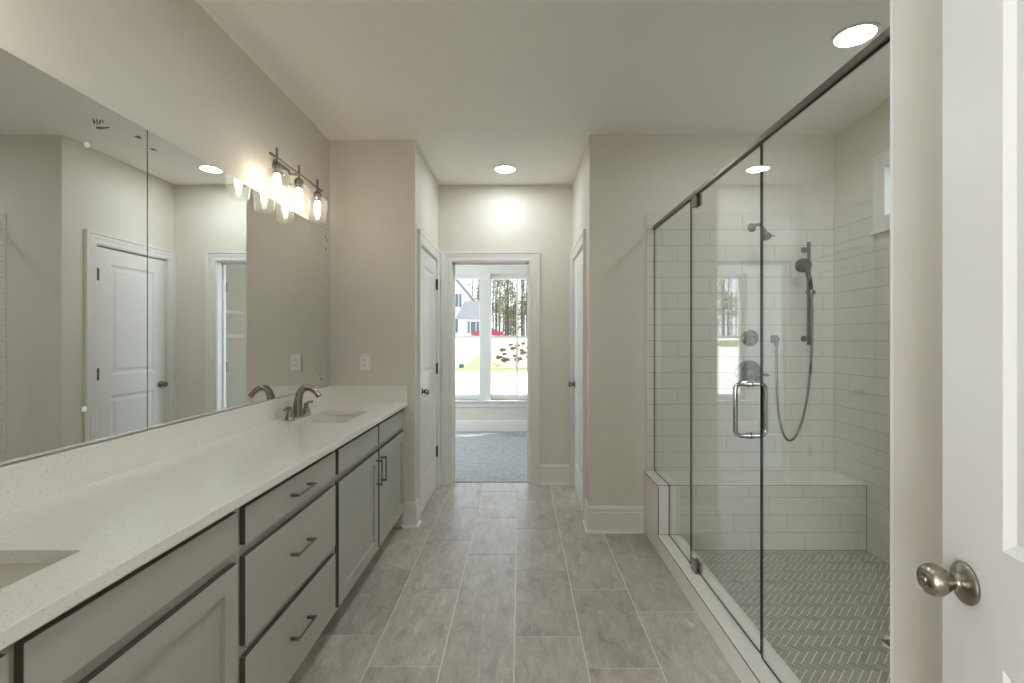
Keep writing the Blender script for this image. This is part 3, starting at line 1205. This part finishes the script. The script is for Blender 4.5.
smear(mr1, ml1, [(96, 126.5), (104, 127.2), (110.5, 126.8), (108, 128.3), (103, 129), (97, 128.8)])
for x, ya, yb, sl in ((92.6, 119.0, 124.2, 1.2), (94.6, 120.6, 123.6, -0.4), (96.3, 119.2, 124.8, 0.9), (98.4, 121.0, 123.2, 1.8), (100.2, 119.8, 124.0, -0.7), (101.8, 120.4, 122.8, 1.4)):
    smear(mr1, ml1, [(x, ya), (x + 0.7, ya - 0.2), (x + 0.7 + sl, yb), (x + sl, yb + 0.2)])
smear(mr1, ml1, [(134, 136.3), (139, 135.7), (141.5, 139), (137.5, 138)])
smear(mr2, ml2, [(149.5, 148), (153, 148.4), (158.5, 151.5), (152.5, 150.2)])
for (x, y) in ((325, 236), (326.5, 239), (325.5, 248), (319.5, 375), (321, 378)):
    smear(mr2, ml2, [(x, y), (x + 0.7, y), (x + 0.9, y + 2), (x + 0.1, y + 2)])

# ------------------------------------------------------------------ vanity lights
SHADE_H = 0.150


def vanity_light(label, cyy):
    z0 = 2.262
    xb = -1.245
    loc = (XL, cyy, z0)
    root = thing('vanity_light', label, 'vanity light', loc, group='three-lamp vanity lights')
    b = MB().box(XL, cyy - 0.085, z0 - 0.055, XL + 0.018, cyy + 0.085, z0 + 0.055, 0, 0.004)
    b.build('wall_plate', M['nickel'], root, loc)
    b = MB().tube([(XL + 0.015, cyy, z0), (xb, cyy, z0)], 0.0075, 12)
    b.lathe([(0, 0), (0.014, 0), (0.012, 0.010), (0.0075, 0.014), (0, 0.014)], (XL + 0.018, cyy, z0), (1, 0, 0), 16)
    b.build('arm', M['nickel'], root, loc)
    b = MB().box(xb - 0.006, cyy - 0.315, z0 - 0.006, xb + 0.006, cyy + 0.315, z0 + 0.006, 0, 0.002)
    b.build('bar', M['nickel_dark'], root, loc)
    for k in (-1, 0, 1):
        y = cyy + k * 0.247
        b = MB().tube([(xb, y, z0 - 0.03), (xb, y, z0 + 0.052)], 0.0065, 12)
        b.lathe([(0, 0), (0.011, 0), (0.022, -0.010), (0.0235, -0.020), (0.0235, -0.036), (0.018, -0.046), (0.018, -0.060), (0, -0.060)], (xb, y, z0 - 0.022), (0, 0, 1), 20)
        st = b.build('lamp_holder', M['nickel_dark'], root, loc)
        zt = z0 - 0.058
        t = 0.0028
        outer = [(0.029, 0.0), (0.050, -0.010), (0.0615, -0.030), (0.0615, -0.034), (0.047, -SHADE_H)]
        prof = outer + [(r - t, h) for r, h in reversed(outer)]
        b = MB().lathe(prof, (xb, y, zt), (0, 0, 1), 28, 0, True)
        b.build('glass_shade', M['shade_glass'], root, loc)
        b = MB().lathe([(0.010, 0), (0.012, -0.006), (0.0165, -0.018), (0.0175, -0.045), (0.0145, -0.066), (0.007, -0.076), (0, -0.078)], (xb, y, z0 - 0.080), (0, 0, 1), 16)
        b.build('bulb', M['bulb'], st, loc)
    return root


vanity_light('three-lamp nickel vanity light with clear glass shades near the end wall', 2.715)
vanity_light('three-lamp nickel vanity light over the nearer sink, above the left picture edge', 0.80)


# ------------------------------------------------------------------ recessed lights
def can(label, x, y):
    loc = (x, y, CH)
    root = thing('recessed_light', label, 'ceiling light', loc, group='recessed ceiling lights')
    b = MB().lathe([(0.0975, 0.0), (0.0975, -0.004), (0.092, -0.008), (0.082, -0.007), (0.079, -0.002), (0.079, 0.0)], (x, y, CH - 0.0002), (0, 0, 1), 40, 0, True)
    b.build('trim_ring', M['trim'], root, loc)
    MB().lathe([(0, -0.0022), (0.0788, -0.0022), (0.0788, -0.0006), (0, -0.0006)], (x, y, CH), (0, 0, 1), 40).build('lens', M['can_light'], root, loc)


can('round recessed ceiling light over the glass shower', 1.552, 2.232)
can('round recessed ceiling light in the passage before the doorway', -0.124, 4.00)
can('added unseen round recessed ceiling light above the top edge of the picture, before the vanity', -0.10, 1.70)  # out of view, added to brighten the left wall and counter
can('added unseen round recessed light in the ceiling right above the camera', -0.10, 0.45)  # another unseen lamp put in for more light on the counter

# ------------------------------------------------------------------ outlet
OX, OZ = -1.098, 1.168
LOC = (OX, YE, OZ)
root = thing('outlet', 'white duplex outlet on the end wall above the vanity', 'outlet', LOC)
MB().box(OX - 0.037, YE - 0.006, OZ - 0.060, OX + 0.037, YE, OZ + 0.060, 0, 0.003).build('cover_plate', M['plastic'], root, LOC)
b = MB().box(OX - 0.017, YE - 0.009, OZ - 0.034, OX + 0.017, YE - 0.0055, OZ + 0.034, 0, 0.001)
rc = b.build('receptacle', M['plastic'], root, LOC)
b = MB()
for s in (-1, 1):
    z = OZ + s * 0.018
    b.box(OX - 0.008, YE - 0.0094, z - 0.003, OX - 0.0055, YE - 0.0086, z + 0.006)
    b.box(OX + 0.005, YE - 0.0094, z - 0.002, OX + 0.0075, YE - 0.0086, z + 0.006)
    b.lathe([(0, 0), (0.0026, 0), (0.0026, 0.0008), (0, 0.0008)], (OX, YE - 0.0086, z - 0.008), (0, -1, 0), 10)
b.build('slots', M['dark'], rc, LOC)

# ------------------------------------------------------------------ shower: curb, bench
BZ = 0.425
CZ = 0.116
YB = 3.00
LOC = (0.93, 2.08, 0)
root = thing('shower_curb', 'low white tiled curb under the shower glass', 'shower curb', LOC)
MB().box(0.861, YN + 0.009, 0.0, 1.0, YB - 0.002, CZ - 0.012).build('curb_body', M['slab'], root, LOC)
b = MB()
ys = [YN + 0.009, 1.85, YB - 0.002]
for i in range(2):
    b.box(0.855, ys[i] + (0.0012 if i else 0), CZ - 0.011, 1.002, ys[i + 1] - 0.0012, CZ, 0, 0.002)
b.build('curb_cap', M['slab'], root, LOC)
MB().box(0.8535, YN + 0.009, CZ - 0.006, 0.856, YB - 0.0015, CZ - 0.0015).build('grout_joint', M['joint'], root, LOC)

LOC = (1.5, 3.18, 0)
root = thing('shower_bench', 'white tiled bench across the far end of the shower', 'bench', LOC)
b = MB().box(0.861, YB + 0.006, 0.0, XR - 0.009, YS - 0.010, BZ - 0.014, 1)
subway(b, 1.0, PZ, XR - 0.009, BZ - 0.014, YB + 0.006, YB + 0.0045, XZY, BZ - 0.078, 0.22)
subway(b, 1.0, BZ - 0.078, XR - 0.009, BZ - 0.014, YB + 0.006, YB + 0.0045, XZY, BZ - 0.014, 0.10)
b.box(0.8595, YB + 0.003, 0.0, 0.862, YS - 0.012, BZ - 0.014, 2).box(0.866, YB + 0.003, CZ, 1.0, YB + 0.007, BZ - 0.014, 2)
b.build('bench_body', [M['wall_tile'], M['grout_wall'], M['slab']], root, LOC)
MB().box(0.855, YB, BZ - 0.013, XR - 0.009, YS - 0.010, BZ, 0, 0.002).build('bench_top', M['slab'], root, LOC)
b = MB().box(0.8535, YB - 0.0012, BZ - 0.0058, 0.856, YS - 0.010, BZ - 0.0012)
b.box(0.8590, YB + 0.0018, CZ, 0.8625, YB + 0.0045, BZ - 0.012)
b.box(0.8546, YB - 0.0005, BZ - 0.0048, XR - 0.009, YB + 0.001, BZ - 0.0012)
b.box(XR - 0.0125, YB + 0.003, PZ, XR - 0.009, YB + 0.006, BZ - 0.014)
b.build('grout_joint', M['joint'], root, LOC)

# ------------------------------------------------------------------ shower glass
GX0, GX1 = 0.921, 0.929
HB, HT = 2.088, 2.111


def glass_sheet(poly, name, root, loc):
    b = MB().prism(poly, GX0, GX1, YZX, 0, 1)
    return b.build(name, [M['glass'], M['glass_edge']], root, loc)


LOC = (0.93, 2.95, CZ)
root = thing('shower_screen', 'fixed clear glass panel notched over the shower bench', 'glass panel', LOC, group='fixed shower panels')
glass_sheet([(2.608, CZ + 0.002), (2.988, CZ + 0.002), (2.988, BZ + 0.002), (YS - 0.012, BZ + 0.002), (YS - 0.012, HB - 0.001), (2.608, HB - 0.001)], 'glass', root, LOC)
LOC = (0.93, 1.50, CZ)
root = thing('shower_screen', 'fixed clear glass panel between the shower door and the near wall', 'glass panel', LOC, group='fixed shower panels')
glass_sheet([(YN + 0.011, CZ + 0.002), (1.841, CZ + 0.002), (1.841, HB - 0.001), (YN + 0.011, HB - 0.001)], 'glass', root, LOC)
LOC = (0.93, 2.2, CZ)
root = thing('shower_door', 'frameless clear glass shower door with chrome pull handle', 'shower door', LOC)
glass_sheet([(1.848, CZ + 0.012), (2.604, CZ + 0.012), (2.604, HB - 0.005), (1.848, HB - 0.005)], 'glass', root, LOC)
for (z0, z1) in ((HB - 0.062, HB - 0.002), (CZ + 0.002, CZ + 0.062)):
    b = MB()
    for (xa, xb) in ((GX0 - 0.013, GX0), (GX1, GX1 + 0.013)):
        b.box(xa, 2.492, z0, xb, 2.556, z1, 0, 0.003)
    b.box(GX0, 2.514, min(z0, z1) if z0 > 1 else z0, GX1, 2.534, z1 if z0 > 1 else CZ + 0.011)
    b.build('pivot_clamp', M['nickel'], root, LOC)
HY, HZ0, HZ1 = 1.936, 0.948, 1.156
hb = MB()
for s in (-1, 1):
    xw = GX0 if s == -1 else GX1
    xo = xw + s * 0.056
    r_ = 0.022
    p = [(xw, HY, HZ0)] + arc((xo - s * r_, HY, HZ0 + r_), r_, -PI / 2, 0, 7, (s, 0, 0), (0, 0, 1)) + arc((xo - s * r_, HY, HZ1 - r_), r_, 0, PI / 2, 7, (s, 0, 0), (0, 0, 1)) + [(xw, HY, HZ1)]
    hb.tube(p, 0.0092, 14)
    for z in (HZ0, HZ1):
        hb.lathe([(0, 0), (0.0135, 0), (0.0135, 0.006), (0.0115, 0.007), (0.0115, 0.013), (0.0092, 0.014), (0, 0.014)], (xw, HY, z), (s, 0, 0), 18)
hb.build('pull_handle', M['chrome'], root, LOC)

o = MB().box(0.913, YN + 0.010, HB, 0.937, YS - 0.010, HT, 0, 0.002).build('header_rail', M['nickel_dark'], None, (0.93, 2.2, HB))
tag(o, 'brushed nickel header rail along the top of the shower glass', 'rail')

# ------------------------------------------------------------------ shower fittings
YT = YS - 0.0085
CHR = M['fitting']
# shower head
HXs, HZs = 1.597, 2.100
LOC = (HXs, YT, HZs)
root = thing('overhead_shower', 'chrome shower head on a short bent arm high on the tiled wall', 'shower head', LOC)
MB().lathe([(0, 0), (0.030, 0), (0.030, 0.004), (0.024, 0.010), (0.012, 0.014), (0, 0.014)], (HXs, YT, HZs), (0, -1, 0), 24).build('flange', CHR, root, LOC)
pa = bez([(HXs, YT, HZs), (HXs, YT - 0.10, HZs + 0.015), (HXs, YT - 0.135, HZs - 0.01), (HXs + 0.002, YT - 0.16, HZs - 0.055)], 14)
MB().tube(pa, 0.0105, 12).build('arm', CHR, root, LOC)
dv = Vector((0.06, -0.55, -0.83)).normalized()
hd = MB().lathe([(0, -0.012), (0.014, -0.010), (0.017, 0.0), (0.013, 0.012), (0.018, 0.020), (0.024, 0.036), (0.031, 0.052), (0.032, 0.060), (0.029, 0.063), (0.025, 0.061), (0, 0.061)], pa[-1], dv, 26).build('head', CHR, root, LOC)
MB().tube([pa[-1] + dv * 0.05 + Vector((0.029, 0, 0)), pa[-1] + dv * 0.05 + Vector((0.056, -0.002, 0.0))], [0.005, 0.0035], 10).build('spray_lever', CHR, hd, LOC)


def valve(name, label, x, z, r, big):
    loc = (x, YT, z)
    root = thing(name, label, 'valve', loc)
    MB().lathe([(0, 0), (r, 0), (r, 0.004), (r * 0.93, 0.008), (r * 0.72, 0.011), (r * 0.55, 0.012), (0, 0.012)], loc, (0, -1, 0), 36).build('escutcheon', CHR, root, loc)
    k = r * (0.42 if big else 0.48)
    hd = MB().lathe([(0, 0.010), (k, 0.010), (k, 0.022), (k * 0.92, 0.040), (k * 0.8, 0.052), (k * 0.55, 0.060), (0, 0.062)], loc, (0, -1, 0), 28).build('handle', CHR, root, loc)
    if big:
        b = MB().tube([(x + k * 0.6, YT - 0.042, z), (x + 0.075, YT - 0.050, z - 0.004), (x + 0.112, YT - 0.052, z - 0.008)], [0.010, 0.0085, 0.0075], 12)
    else:
        b = MB().tube([(x, YT - 0.060, z), (x - k * 0.4, YT - 0.063, z - k * 0.5), (x - k * 0.8, YT - 0.060, z - k * 0.95)], [0.007, 0.006, 0.005], 10)
    b.build('lever', CHR, hd, loc)


valve('diverter_valve', 'small round chrome diverter valve on the shower wall', 1.583, 1.340, 0.058, False)
valve('shower_valve', 'large round chrome shower valve with side lever behind the door pull', 1.575, 1.095, 0.092, True)

# slide bar
BXs, BY = 1.955, YT - 0.058
LOC = (BXs, YT, 1.29)
root = thing('slide_bar', 'vertical chrome slide bar at the right of the tiled wall', 'slide bar', LOC)
MB().box(BXs - 0.012, BY - 0.007, 1.292, BXs + 0.012, BY + 0.007, 1.990, 0, 0.004).build('bar', CHR, root, LOC)
for z in (1.335, 1.945):
    b = MB().lathe([(0, 0), (0.021, 0), (0.021, 0.005), (0.016, 0.010), (0.013, 0.020), (0.013, 0.056), (0, 0.056)], (BXs, YT, z), (0, -1, 0), 18)
    b.build('bracket', CHR, root, LOC)
HOZ = 1.648
b = MB().box(BXs - 0.016, BY - 0.012, HOZ - 0.014, BXs + 0.016, BY + 0.011, HOZ + 0.014, 0, 0.004)
b.lathe([(0, 0), (0.017, 0), (0.017, 0.018), (0.012, 0.024), (0.010, 0.028), (0, 0.028)], (BXs + 0.014, BY, HOZ), (1, 0, 0), 16)
b.lathe([(0.0145, -0.016), (0.019, -0.016), (0.021, 0.014), (0.0165, 0.014)], (BXs - 0.004, BY - 0.034, HOZ), (0, 0, 1), 18, 0, True)
b.tube([(BXs - 0.036, BY - 0.030, HOZ), (BXs - 0.022, BY - 0.032, HOZ)], 0.009, 10)
b.build('holder', CHR, root, LOC)

# supply elbow
EX, EZ = 1.750, 1.332
LOC = (EX, YT, EZ)
root = thing('supply_elbow', 'chrome hose elbow on the tiled wall right of the diverter', 'elbow', LOC)
MB().box(EX - 0.026, YT - 0.010, EZ - 0.026, EX + 0.026, YT, EZ + 0.026, 0, 0.004).build('flange', CHR, root, LOC)
b = MB().tube([(EX, YT - 0.008, EZ), (EX, YT - 0.042, EZ)], 0.016, 14)
b.tube([(EX, YT - 0.036, EZ + 0.008), (EX, YT - 0.036, EZ - 0.045)], [0.014, 0.0115], 14)
b.build('outlet_spigot', CHR, root, LOC)

# hand shower with hose
HHx, HHy = BXs - 0.004, BY - 0.034
LOC = (HHx, HHy, HOZ)
root = thing('hand_shower', 'chrome hand shower with looping hose held on the slide bar', 'hand shower', LOC)
hp0 = Vector((HHx + 0.004, HHy + 0.002, HOZ - 0.045))
ph = bez([hp0, (HHx, HHy, HOZ + 0.02), (HHx - 0.012, HHy - 0.004, HOZ + 0.10), (HHx - 0.046, HHy - 0.018, HOZ + 0.160)], 14)
MB().tube(ph, [0.0105, 0.0115, 0.0120, 0.0125, 0.013, 0.0138, 0.0142, 0.0145, 0.0148, 0.015, 0.0152, 0.0155, 0.016, 0.0165, 0.017], 14).build('handle', CHR, root, LOC)
fd = Vector((-0.36, -0.80, -0.42)).normalized()
hc = ph[-1] + Vector((-0.022, -0.006, 0.018))
MB().lathe([(0, -0.022), (0.022, -0.020), (0.040, -0.010), (0.049, 0.002), (0.050, 0.010), (0.046, 0.014), (0.038, 0.0125), (0.020, 0.013), (0, 0.013)], hc, fd, 28).build('spray_head', CHR, root, LOC)
hs = bez([hp0 + Vector((0, 0, 0.01)), (1.962, BY - 0.03, 1.45), (1.985, BY - 0.02, 1.10), (1.960, BY - 0.01, 0.36), (1.735, BY, 0.40), (1.745, YT - 0.036, 0.70), (EX, YT - 0.036, 1.05), (EX, YT - 0.036, EZ - 0.040)], 60)
MB().tube(hs, 0.0072, 10).build('hose', M['fitting'], root, LOC)

# drain
LOC = (1.632, 2.08, PZ)
root = thing('shower_drain', 'small square metal drain in the mosaic shower floor', 'drain', LOC)
b = MB().slab([1.632 - 0.043, 1.632 - 0.037, 1.632 + 0.037, 1.632 + 0.043], [2.08 - 0.043, 2.08 - 0.037, 2.08 + 0.037, 2.08 + 0.043], PZ - 0.001, PZ + 0.001, {(1, 1)}, XYZ)
b.build('drain_frame', M['nickel_dark'], root, LOC)
b = MB()
for k in range(6):
    y = 2.08 - 0.031 + k * 0.0124
    b.box(1.632 - 0.043, y - 0.0035, PZ - 0.001, 1.632 + 0.043, y + 0.0035, PZ + 0.0006)
b.build('drain_grate', M['nickel_dark'], root, LOC)
MB().box(1.632 - 0.043, 2.08 - 0.043, PZ - 0.0012, 1.632 + 0.043, 2.08 + 0.043, PZ - 0.0008).build('drain_well', M['dark'], root, LOC)

# ------------------------------------------------------------------ wire shelves in the far room
for z, lab in ((1.71, 'white wire shelf seen in the mirror through the doorway, the upper one'), (1.38, 'white wire shelf seen in the mirror through the doorway, the lower one')):
    LOC = (BX1, 5.9, z)
    root = thing('wire_shelf', lab, 'shelf', LOC, group='wire shelves')
    b = MB()
    for x in (BX1 - 0.30, BX1 - 0.01):
        b.tube([(x, 5.0, z), (x, 6.85, z)], 0.004, 8)
    b.tube([(BX1 - 0.30, 5.0, z - 0.028), (BX1 - 0.30, 6.85, z - 0.028)], 0.004, 8)
    for k in range(60):
        y = 5.02 + k * 0.031
        b.tube([(BX1 - 0.01, y, z + 0.004), (BX1 - 0.302, y, z + 0.004), (BX1 - 0.302, y, z - 0.030)], 0.002, 6)
    b.build('wire_deck', M['plastic'], root, LOC)
    for y in (5.3, 6.5):
        MB().tube([(BX1 - 0.29, y, z - 0.01), (BX1 - 0.004, y, z - 0.27)], 0.005, 8).build('brace', M['plastic'], root, LOC)


# ------------------------------------------------------------------ outdoors
def gz(y):
    return -0.50 + 0.0345 * (min(max(y, 8), 62) - 8)


def ground_patch(name, poly_rows, m_, label, cat, lift=0.0):
    """rows of (y, x0, x1)"""
    b = MB()
    vs, fs = [], []
    for (y, x0, x1) in poly_rows:
        vs += [(x0, y, gz(y) + lift), (x1, y, gz(y) + lift), (x0, y, gz(y) + lift - 0.3), (x1, y, gz(y) + lift - 0.3)]
    for i in range(len(poly_rows) - 1):
        a, c = i * 4, i * 4 + 4
        fs += [(a, a + 1, c + 1, c), (a + 2, a + 3, c + 3, c + 2), (a, a + 2, c + 2, c), (a + 1, a + 3, c + 3, c + 1)]
    k = (len(poly_rows) - 1) * 4
    fs += [(0, 1, 3, 2), (k, k + 1, k + 3, k + 2)]
    b.add(vs, fs)
    return struct(name, b, m_, label, cat)


ground_patch('ground', [(7.1, -80, 60), (8, -80, 60), (20, -80, 60), (62, -80, 60), (140, -80, 60)], M['concrete'], 'pale sunlit driveway and street outside the window', 'ground')
ground_patch('lawn', [(20.5, -3.0, 6), (24, -2.6, 6), (31, -2.6, 8), (33, -1.6, 8)], M['grass'], 'bright lawn strip outside the window', 'lawn', 0.02)
ground_patch('lawn_far', [(40, -70, -15), (52, -70, -15), (70, -70, -13), (110, -70, -13)], M['grass'], 'lawn to the left of the neighbouring house', 'lawn', 0.02)
ground_patch('mulch_bed', [(21.5, -0.9, 14), (26, -1.6, 16), (34, -1.8, 22), (44, -1.0, 26), (60, 1.0, 40)], M['mulch'], 'straw mulch bed with small shrubs outside the window', 'garden bed', 0.04)
ground_patch('lawn_back', [(64, -1.5, 40), (76, -2, 45), (110, -2, 50)], M['grass'], 'grass strip under the trees across the street', 'lawn', 0.02)


def leaf_cards(b, c, rx, rz, n, size, rnd, mi=0):
    for _ in range(n):
        while True:
            p = Vector((rnd.uniform(-1, 1), rnd.uniform(-1, 1), rnd.uniform(-1, 1)))
            if p.length < 1:
                break
        p = Vector((p.x * rx, p.y * rx, p.z * rz)) + Vector(c)
        q = Matrix.Rotation(rnd.uniform(0, PI), 3, 'Z') @ Matrix.Rotation(rnd.uniform(0, PI), 3, 'X')
        s = size * rnd.uniform(0.6, 1.3)
        vs = [p + q @ Vector(v_) * s for v_ in ((-.5, -.25, 0), (.1, -.35, .1), (.6, .1, 0), (0, .35, -.1))]
        b.add(vs, [(0, 1, 2, 3)], mi)


def tree_proto(kind):
    rnd = random.Random(kind)
    lab = ['tall bare-trunked pine in the woods across the street', 'slender pale tree in the woods across the street', 'short bushy evergreen at the edge of the woods'][kind]
    root = thing('tree', lab, 'tree', (0, 0, 0), group='trees across the street')
    H = (21, 17, 8)[kind]
    b = MB().tube([(0, 0, -0.3), (0.1, 0, H * .3), (-.1, .1, H * .6), (0.05, 0, H)], [(.26, .2, .13, .03), (.16, .12, .08, .03), (.14, .1, .06, .02)][kind], 8)
    for k in range((14, 20, 6)[kind]):
        z = H * rnd.uniform(0.3, 0.95)
        an = rnd.uniform(0, 2 * PI)
        L = (1.5, 1.5, 1.2)[kind] * (1.15 - z / H)
        b.tube([(0, 0, z), (L * .5 * math.cos(an), L * .5 * math.sin(an), z + .3), (L * math.cos(an), L * math.sin(an), z + 1.0)], [.05, .035, .015], 5)
    b.build('trunk', M['bark'], root)
    f = MB()
    if kind == 0:
        for k in range(12):
            leaf_cards(f, (rnd.uniform(-.7, .7), rnd.uniform(-.7, .7), H * rnd.uniform(.22, 1.0)), 1.0, .9, 36, 0.42, rnd)
    elif kind == 1:
        for k in range(12):
            leaf_cards(f, (rnd.uniform(-.8, .8), rnd.uniform(-.8, .8), H * rnd.uniform(.15, 1.0)), .9, 1.3, 26, 0.34, rnd)
    else:
        for k in range(8):
            leaf_cards(f, (0, 0, 0.8 + k * .9), 1.6 - k * .17, .8, 60, 0.5, rnd)
    f.build('foliage', M['leaf'], root, recalc=False, weld=False)
    return root


protos = [tree_proto(k) for k in range(3)]
rnd = random.Random(3)
spots = []


def scatter(n, x0, x1, y0, y1, kinds, gap):
    got = 0
    for _ in range(4000):
        if got == n:
            break
        x, y = rnd.uniform(x0, x1), rnd.uniform(y0, y1)
        if all((x - p[0]) ** 2 + (y - p[1]) ** 2 > gap * gap for p in spots):
            spots.append((x, y, rnd.choice(kinds)))
            got += 1


scatter(52, -5.0, 11, 82, 132, (0, 0, 1, 1, 1, 2), 3.3)
scatter(60, -62, -26, 82, 132, (0, 0, 1, 1, 2), 3.3)
scatter(8, -12, -5.5, 98, 132, (0, 0, 1), 3.3)
used = set()
for (x, y, k) in spots:
    o = protos[k] if k not in used else copy_tree(protos[k])
    used.add(k)
    o.location = (x, y, gz(y))
    o.rotation_euler.z = rnd.uniform(0, 6)
    s = rnd.uniform(.85, 1.1)
    o.scale = (s * .9, s * .9, s)

# shrubs of the mulch bed
sh = thing('shrub', 'small dark shrub in the mulch bed outside the window', 'shrub', (0, 0, 0), group='shrubs in the mulch bed')
f = MB()
leaf_cards(f, (0, 0, 0.22), .34, .26, 140, 0.16, random.Random(5))
f.build('foliage', M['leaf_dark'], sh, recalc=False, weld=False)
MB().tube([(0, 0, -0.05), (0.02, 0, 0.15), (0, 0.02, 0.4)], [.03, .025, .01], 6).build('stem', M['bark'], sh)
sp = [(-1.15, 26.5), (-0.75, 24.5), (-1.2, 33), (0.2, 30), (-0.5, 35), (0.6, 36), (-0.2, 39), (0.5, 27), (1.2, 40), (0.1, 33.5), (-0.8, 41), (-0.3, 28), (0.9, 32), (-0.95, 29.5), (0.3, 43), (-0.1, 25)]
for i, (x, y) in enumerate(sp):
    o = sh if i == 0 else copy_tree(sh)
    o.location = (x, y, gz(y) + 0.04)
    s = rnd.uniform(.3, .55)
    o.scale = (s * 1.2, s, s)

# utility box
LOC = (-2.62, 21.6, gz(21.6))
root = thing('utility_box', 'small green utility box at the edge of the lawn', 'utility box', LOC)
MB().box(LOC[0] - .11, LOC[1] - .10, LOC[2] + 0.03, LOC[0] + .11, LOC[1] + .10, LOC[2] + .22, 0, .02).build('cover', M['utility'], root, LOC)
MB().box(LOC[0] - .14, LOC[1] - .13, LOC[2] - 0.1, LOC[0] + .14, LOC[1] + .13, LOC[2] + .03).build('pad', M['concrete'], root, LOC)

# neighbouring house
HYd = 75.0
Z0 = gz(75) - 0.02
LOC = (-11, HYd, Z0)
root = thing('house', 'white two-storey house with grey gabled roof across the street', 'house', LOC)
b = MB()
main = [(-20.0, Z0), (-7.2, Z0), (-7.2, 7.0), (-13.6, 14.6), (-20.0, 7.0)]
b.prism(main, HYd, HYd + 11, XZY)
b.box(-9.0, HYd - 5, Z0, -4.6, HYd + 1, 4.1)
b.build('wall', M['siding'], root, LOC)
b = MB()
for (p, q) in (((-13.6, 15.0), (-6.5, 6.55)), ((-13.6, 15.0), (-20.7, 6.55))):
    dx = 0.25
    b.prism([(p[0], p[1]), (q[0], q[1]), (q[0], q[1] - .3), (p[0], p[1] - .3)], HYd - 0.6, HYd + 11.6, XZY)
rf = b.build('roof', M['shingle'], root, LOC)
b = MB()
e0, e1 = HYd - 5.5, HYd + 1.5
vs = [(-9.4, e0, 4.05), (-4.2, e0, 4.05), (-4.2, e1, 4.05), (-9.4, e1, 4.05), (-8.4, (e0 + e1) / 2, 6.9), (-6.0, (e0 + e1) / 2, 6.9)]
b.add(vs, [(0, 1, 5, 4), (1, 2, 5), (2, 3, 4, 5), (3, 0, 4), (0, 1, 2, 3)])
b.build('garage_roof', M['shingle'], root, LOC)
for (x0, x1, z0, z1, y) in ((-7.15, -6.45, 2.1, 3.7, HYd - 5), (-10.6, -9.6, 6.2, 8.2, HYd), (-10.6, -9.6, 2.2, 4.4, HYd)):
    fr = MB().box(x0 - .1, y - .06, z0 - .1, x1 + .1, y, z1 + .1).build('window', M['siding'], root, LOC)
    MB().box(x0, y - .08, z0, x1, y - .055, z1).build('pane', M['winglass'], fr, LOC)
    MB().box(x0 - .5, y - .05, z0 - .05, x0 - .12, y - .001, z1 + .05).build('shutter', M['shutter'], fr, LOC)
    MB().box(x1 + .12, y - .05, z0 - .05, x1 + .5, y - .001, z1 + .05).build('shutter', M['shutter'], fr, LOC)

# red car
CXc, CYc, CZc = -4.6, 68.0, gz(68)
LOC = (CXc, CYc, CZc)
root = thing('car', 'red car parked across the street', 'car', LOC)


def car_sec(pts, y0, y1, inset, name, mm):
    b = MB()
    n = len(pts)
    vs = []
    for (y, s) in ((y0, inset), (y0 + 0.14, 0), (y1 - 0.14, 0), (y1, inset)):
        cx = sum(p[0] for p in pts) / n
        cz = sum(p[1] for p in pts) / n
        vs += [(CXc + cx + (p[0] - cx) * (1 - s), y, CZc + cz + (p[1] - cz) * (1 - s)) for p in pts]
    fs = [list(range(n)), list(range(3 * n, 4 * n))]
    for r in range(3):
        for i in range(n):
            fs.append((r * n + i, r * n + (i + 1) % n, (r + 1) * n + (i + 1) % n, (r + 1) * n + i))
    b.add(vs, fs, 0, True)
    return b.build(name, mm, root, LOC)


car_sec([(-2.2, .32), (-2.25, .62), (-2.1, .85), (-1.1, .95), (1.2, .97), (2.15, .88), (2.25, .6), (2.2, .32)], CYc - .9, CYc + .9, .05, 'body', M['car_red'])
cb = car_sec([(-1.25, .94), (-.5, 1.38), (.75, 1.42), (1.5, .95)], CYc - .78, CYc + .78, .08, 'cabin', M['car_red'])
MB().prism([(CXc - 1.0, CZc + .98), (CXc - .45, CZc + 1.31), (CXc + .7, CZc + 1.34), (CXc + 1.2, CZc + .98)], CYc - .80, CYc - .76, XZY).build('side_window', M['winglass'], cb, LOC)
for x in (-1.4, 1.4):
    for y in (CYc - .88, CYc + .68):
        b = MB().lathe([(0, 0), (.32, 0), (.34, .04), (.34, .16), (.32, .20), (0, .20)], (CXc + x, y, CZc + .34), (0, 1, 0), 20)
        b.build('wheel', M['tyre'], root, LOC)
